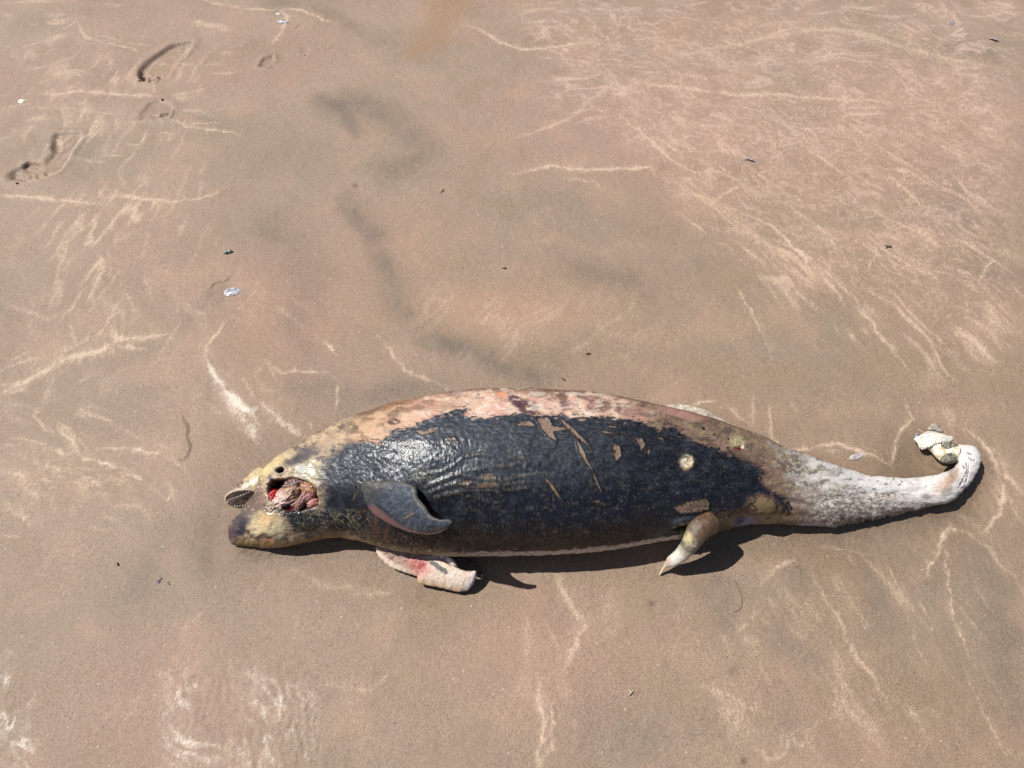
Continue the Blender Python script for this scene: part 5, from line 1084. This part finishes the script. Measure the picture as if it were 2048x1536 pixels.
# ------------------------------------------------------------------ small things on the sand
grey_shell = plain_material('shell_grey', (.10, .09, .13), (.62, .60, .62), 120, .22, .6, .4, .7)
white_shell = plain_material('shell_white', (.60, .56, .48), (.74, .71, .62), 150, .35, .5, .2, .3)
brown_bit = plain_material('brown_bit', (.035, .025, .018), (.10, .075, .05), 400, .5, .4, .8)
green_stone = plain_material('green_stone', (.06, .10, .09), (.17, .24, .21), 220, .25, .6, .4, .7)
purple_bit = plain_material('purple_skin', (.06, .045, .07), (.11, .09, .13), 200, .4, .5, .3)
pale_bit = plain_material('pale_bit', (.55, .48, .34), (.75, .68, .55), 300, .4, .5, .4)
clear_bit = plain_material('thin_membrane', (.30, .25, .20), (.40, .35, .29), 160, .2, .6, .6, .6)
def at(px, py, dz=0.):
    p = P(px, py); return Vector((p[0], p[1], ground_z(p[0], p[1]) + dz))
def shell(px, py, rx, ry, hz_, ang, mat, label, cat='shell', name='shell', crack=0, half=None):
    """domed shell valve with growth ridges, rim and thickness"""
    s = 1 / ppm(px, py); nr, nc = 14, 36; V = []
    for side in (1, 0):
        for i in range(nr):
            r = i / (nr - 1)
            for j in range(nc):
                t = 2 * math.pi * j / nc; k = 1 - .30 * math.cos(t) * (.5 if rx > ry else .2)
                z = hz_ * (math.sqrt(max(0, 1 - r * r)) * (1 + .05 * math.sin(r * 26))) - (0 if side else .0006)
                V.append((rx * s * r * math.cos(t) + .12 * rx * s * (1 - r), ry * s / .85 * r * math.sin(t) * k, max(z, -.001 if side else -.0016)))
    F = []
    for sd_ in (0, 1):
        b0 = sd_ * nr * nc
        for i in range(nr - 1):
            for j in range(nc):
                j2 = (j + 1) % nc; f = [b0 + i * nc + j, b0 + i * nc + j2, b0 + (i + 1) * nc + j2, b0 + (i + 1) * nc + j]
                if half and not sd_ * 0 and (math.cos(2 * math.pi * j / nc - half) < -.1) and i > 3: continue
                F.append(f[::-1] if sd_ == 0 else f)
    e0 = (nr - 1) * nc
    for j in range(nc): F.append([e0 + j, e0 + (j + 1) % nc, nr * nc + e0 + (j + 1) % nc, nr * nc + e0 + j])
    o = mk_mesh(name, V, F, mat); o.location = at(px, py, .0008); o.rotation_euler = (random.uniform(-.06, .06), random.uniform(-.06, .06), ang)
    return tag(o, label, cat)
shell(465, 583, 18, 9, .006, .1, grey_shell, 'glossy grey and white mussel shell lying on wet sand above the porpoise head', name='mussel_shell')
shell(44, 203, 8, 4.5, .004, .0, white_shell, 'small smooth white oval shell near the left edge beside the footprints')
shell(1500, 323, 11, 4, .005, -.25, grey_shell, 'half buried crescent shell with a bright rim amid pale sand ripples', half=1.2)
shell(1988, 82, 10, 4, .005, -.3, grey_shell, 'half buried white edged shell on a dark damp patch at the far right', half=1.2)
shell(1902, 47, 8, 4, .004, .1, plain_material('shell_lilac', (.20, .17, .18), (.42, .36, .37), 160, .4, .5, .4), 'faint lilac half buried shell near the upper right corner')
shell(566, 44, 13, 4, .005, -.25, grey_shell, 'long dark mussel shell half sunk at the head of a narrow rill')
shell(557, 28, 5, 2.4, .003, -.1, white_shell, 'bright white shell chip just above the long dark mussel shell')
shell(1713, 913, 17, 5, .003, .35, plain_material('shell_mauve', (.24, .19, .19), (.60, .54, .54), 90, .3, .5, .4, .4), 'long pale mauve razor shell piece beside the tail stock', name='shell_fragment')
def bit(name, px, py, parts, mat, label, cat, h=.003, amp=.3, seed=600):
    """a crumb made of a few fused irregular lobes (px offsets)"""
    s = 1 / ppm(px, py); bm = bmesh.new(); rn = random.Random(seed)
    for dx, dy, rx, ry, an_ in parts:
        r = bmesh.ops.create_icosphere(bm, subdivisions=2, radius=1.); ca, sa = math.cos(an_), math.sin(an_)
        for v_ in r['verts']:
            c = v_.co * (1 + rn.uniform(-amp, amp) * .5); xx = c.x * rx * s; yy = c.y * ry * s
            v_.co = Vector((xx * ca - yy * sa + dx * s, xx * sa + yy * ca - dy * s, max(c.z, -.4) * h * (.6 + .4 * min(1, ry / 3))))
    me = bpy.data.meshes.new(name); bm.to_mesh(me); bm.free(); me.materials.append(mat)
    for p_ in me.polygons: p_.use_smooth = True
    o = bpy.data.objects.new(name, me); scene.collection.objects.link(o); o.location = at(px, py, h * .3); return tag(o, label, cat)
bit('pebble', 457, 505, [(3, -1, 6, 4, .3), (-4, 2, 5, 3, .2)], green_stone, 'shiny dark green pebble on the sand above the mussel shell', 'pebble', .006, .12, 1)
bit('seaweed_scrap', 1009, 537, [(1, 0, 3.2, 2.6, .4), (-3, 0, 3, .8, 0)], brown_bit, 'tiny black tailed scrap on bare sand in the middle of the beach', 'scrap', .003, .3, 2)
bit('seaweed_scrap', 1177, 708, [(0, 0, 4.5, 2.2, 0), (-3, 1, 3, 1, .5)], brown_bit, 'dark oval scrap on the sand above the porpoise back, beyond the chip by the hide', 'scrap', .003, .3, 3)
bit('seaweed_scrap', 1127, 759, [(1, 1, 3.6, 1.9, -.8), (-2, -2, 2.6, 1.1, -.7)], brown_bit, 'brown elongated chip almost touching the porpoise back', 'scrap', .003, .3, 4)
bit('seaweed_scrap', 885, 383, [(0, 0, 2.2, 1.6, 0), (2, -4, 3, .7, .9), (-2, 3, 2.6, .7, 1.1)], brown_bit, 'thin branching brown scrap on smooth sand near the top middle', 'scrap', .002, .3, 5)
bit('seaweed_scrap', 1775, 494, [(1, 1, 5, 2.2, 0), (-4, 4, 3.4, 1, .6), (-3, -2, 3, 1, -.3), (6, 2, 2, 1, .8)], brown_bit, 'dark winged scrap alone on the sand at the right', 'scrap', .004, .3, 6)
bit('seaweed_scrap', 235, 1128, [(0, -1, 2.4, 1.7, -.8), (2, 2, 2.2, 1.6, 0)], brown_bit, 'black crumb on grey sand, left of the purple skin chip', 'scrap', .004, .4, 7)
bit('skin_chip', 317, 1162, [(0, 1, 4.8, 3.0, -.5), (3.4, -4, 3.4, 1.8, 1.1)], purple_bit, 'flat purple notched skin chip on the sand below left of the jaw', 'scrap', .0016, .15, 8)
bit('seaweed_scrap', 338, 1167, [(-2, -2, 1.6, 1.2, 0), (1.5, 1.5, 1.8, 1.2, 0)], brown_bit, 'pair of tiny dark crumbs just right of the purple skin chip', 'scrap', .002, .3, 9)
bit('crab_fragment', 1262, 1386, [(0, -1, 1.6, 3.2, .7), (-3, 3, 4, 1.1, .6), (3, -3, 1.6, 1.8, 0), (-2.5, -4, 1.6, 1.6, 0)], pale_bit, 'tiny cream crab leg cluster on plain sand below the porpoise', 'crab remains', .005, .3, 10)
bit('seaweed_scrap', 36, 369, [(0, 0, 3, 1.6, .2)], brown_bit, 'black crumb just below the toes of the lower footprint', 'scrap', .004, .3, 11)
bit('seaweed_scrap', 325, 200, [(0, 0, 2.6, 2.2, 0)], brown_bit, 'black crumb at the upper rim of the faint round footprint', 'scrap', .005, .3, 12)
bit('seaweed_scrap', 279, 163, [(0, 0, 2, 1.4, 0)], brown_bit, 'black crumb at the toe end of the deep footprint', 'scrap', .004, .3, 13)
bit('shell_chip', 1065, 689, [(0, 0, 5, .9, .9)], pale_bit, 'thin cream sliver lying slanted above the porpoise back', 'shell chip', .002, .2, 14)
bit('shell_chip', 666, 701, [(0, 0, 5, 1.2, -.6)], white_shell, 'thin white sliver on a pale sand line above the head', 'shell chip', .002, .2, 15)
bit('shell_chip', 607, 110, [(0, 0, 2.6, 1.6, .2)], pale_bit, 'small cream chip in the faint hollow near the top left', 'shell chip', .004, .2, 16)
bit('skin_scrap', 1870, 853, [(0, 0, 10, 8, .3), (-8, 4, 8, 6, .1), (6, 8, 8, 4, -.4)], clear_bit, 'thin translucent grey skin scrap on the sand past the curled tail', 'skin scrap', .0022, .35, 17)
bit('skin_scrap', 1841, 861, [(0, 0, 5, 2.5, -.9), (3, 4, 3, 2, 0)], plain_material('amber_skin', (.28, .16, .08), (.46, .30, .18), 200, .3, .5, .5, .5), 'small amber skin scrap by the tip of the white fluke', 'skin scrap', .003, .3, 18)
bit('skin_scrap', 1835, 868, [(0, 0, 6, 2.4, .4), (-3, 5, 3, 3, 0)], grey_shell, 'small dark glossy skin scrap against the left edge of the white fluke', 'skin scrap', .003, .3, 19)
# a thread of weed
def thread(pts, r, mat, label):
    A = catm([list(at(px, py, .0006)) for px, py in pts], 50); tg = np.gradient(A, axis=0); s = np.cross(tg, [0, 0, 1]); s /= np.linalg.norm(s, axis=1, keepdims=True)
    th = np.linspace(0, 2 * np.pi, 6, endpoint=False); V = (A[:, None] + r * (s[:, None] * np.cos(th)[None, :, None] + np.array([0, 0, 1.])[None, None] * np.sin(th)[None, :, None])).reshape(-1, 3)
    return tag(mk_mesh('weed_thread', V, grid_faces(50, 6, wrap=True), mat), label, 'weed')
thread([(1470, 1160), (1482, 1190), (1484, 1210), (1478, 1220), (1468, 1224)], .0006, brown_bit, 'hair thin curved strand of weed on the sand right of the shadow')
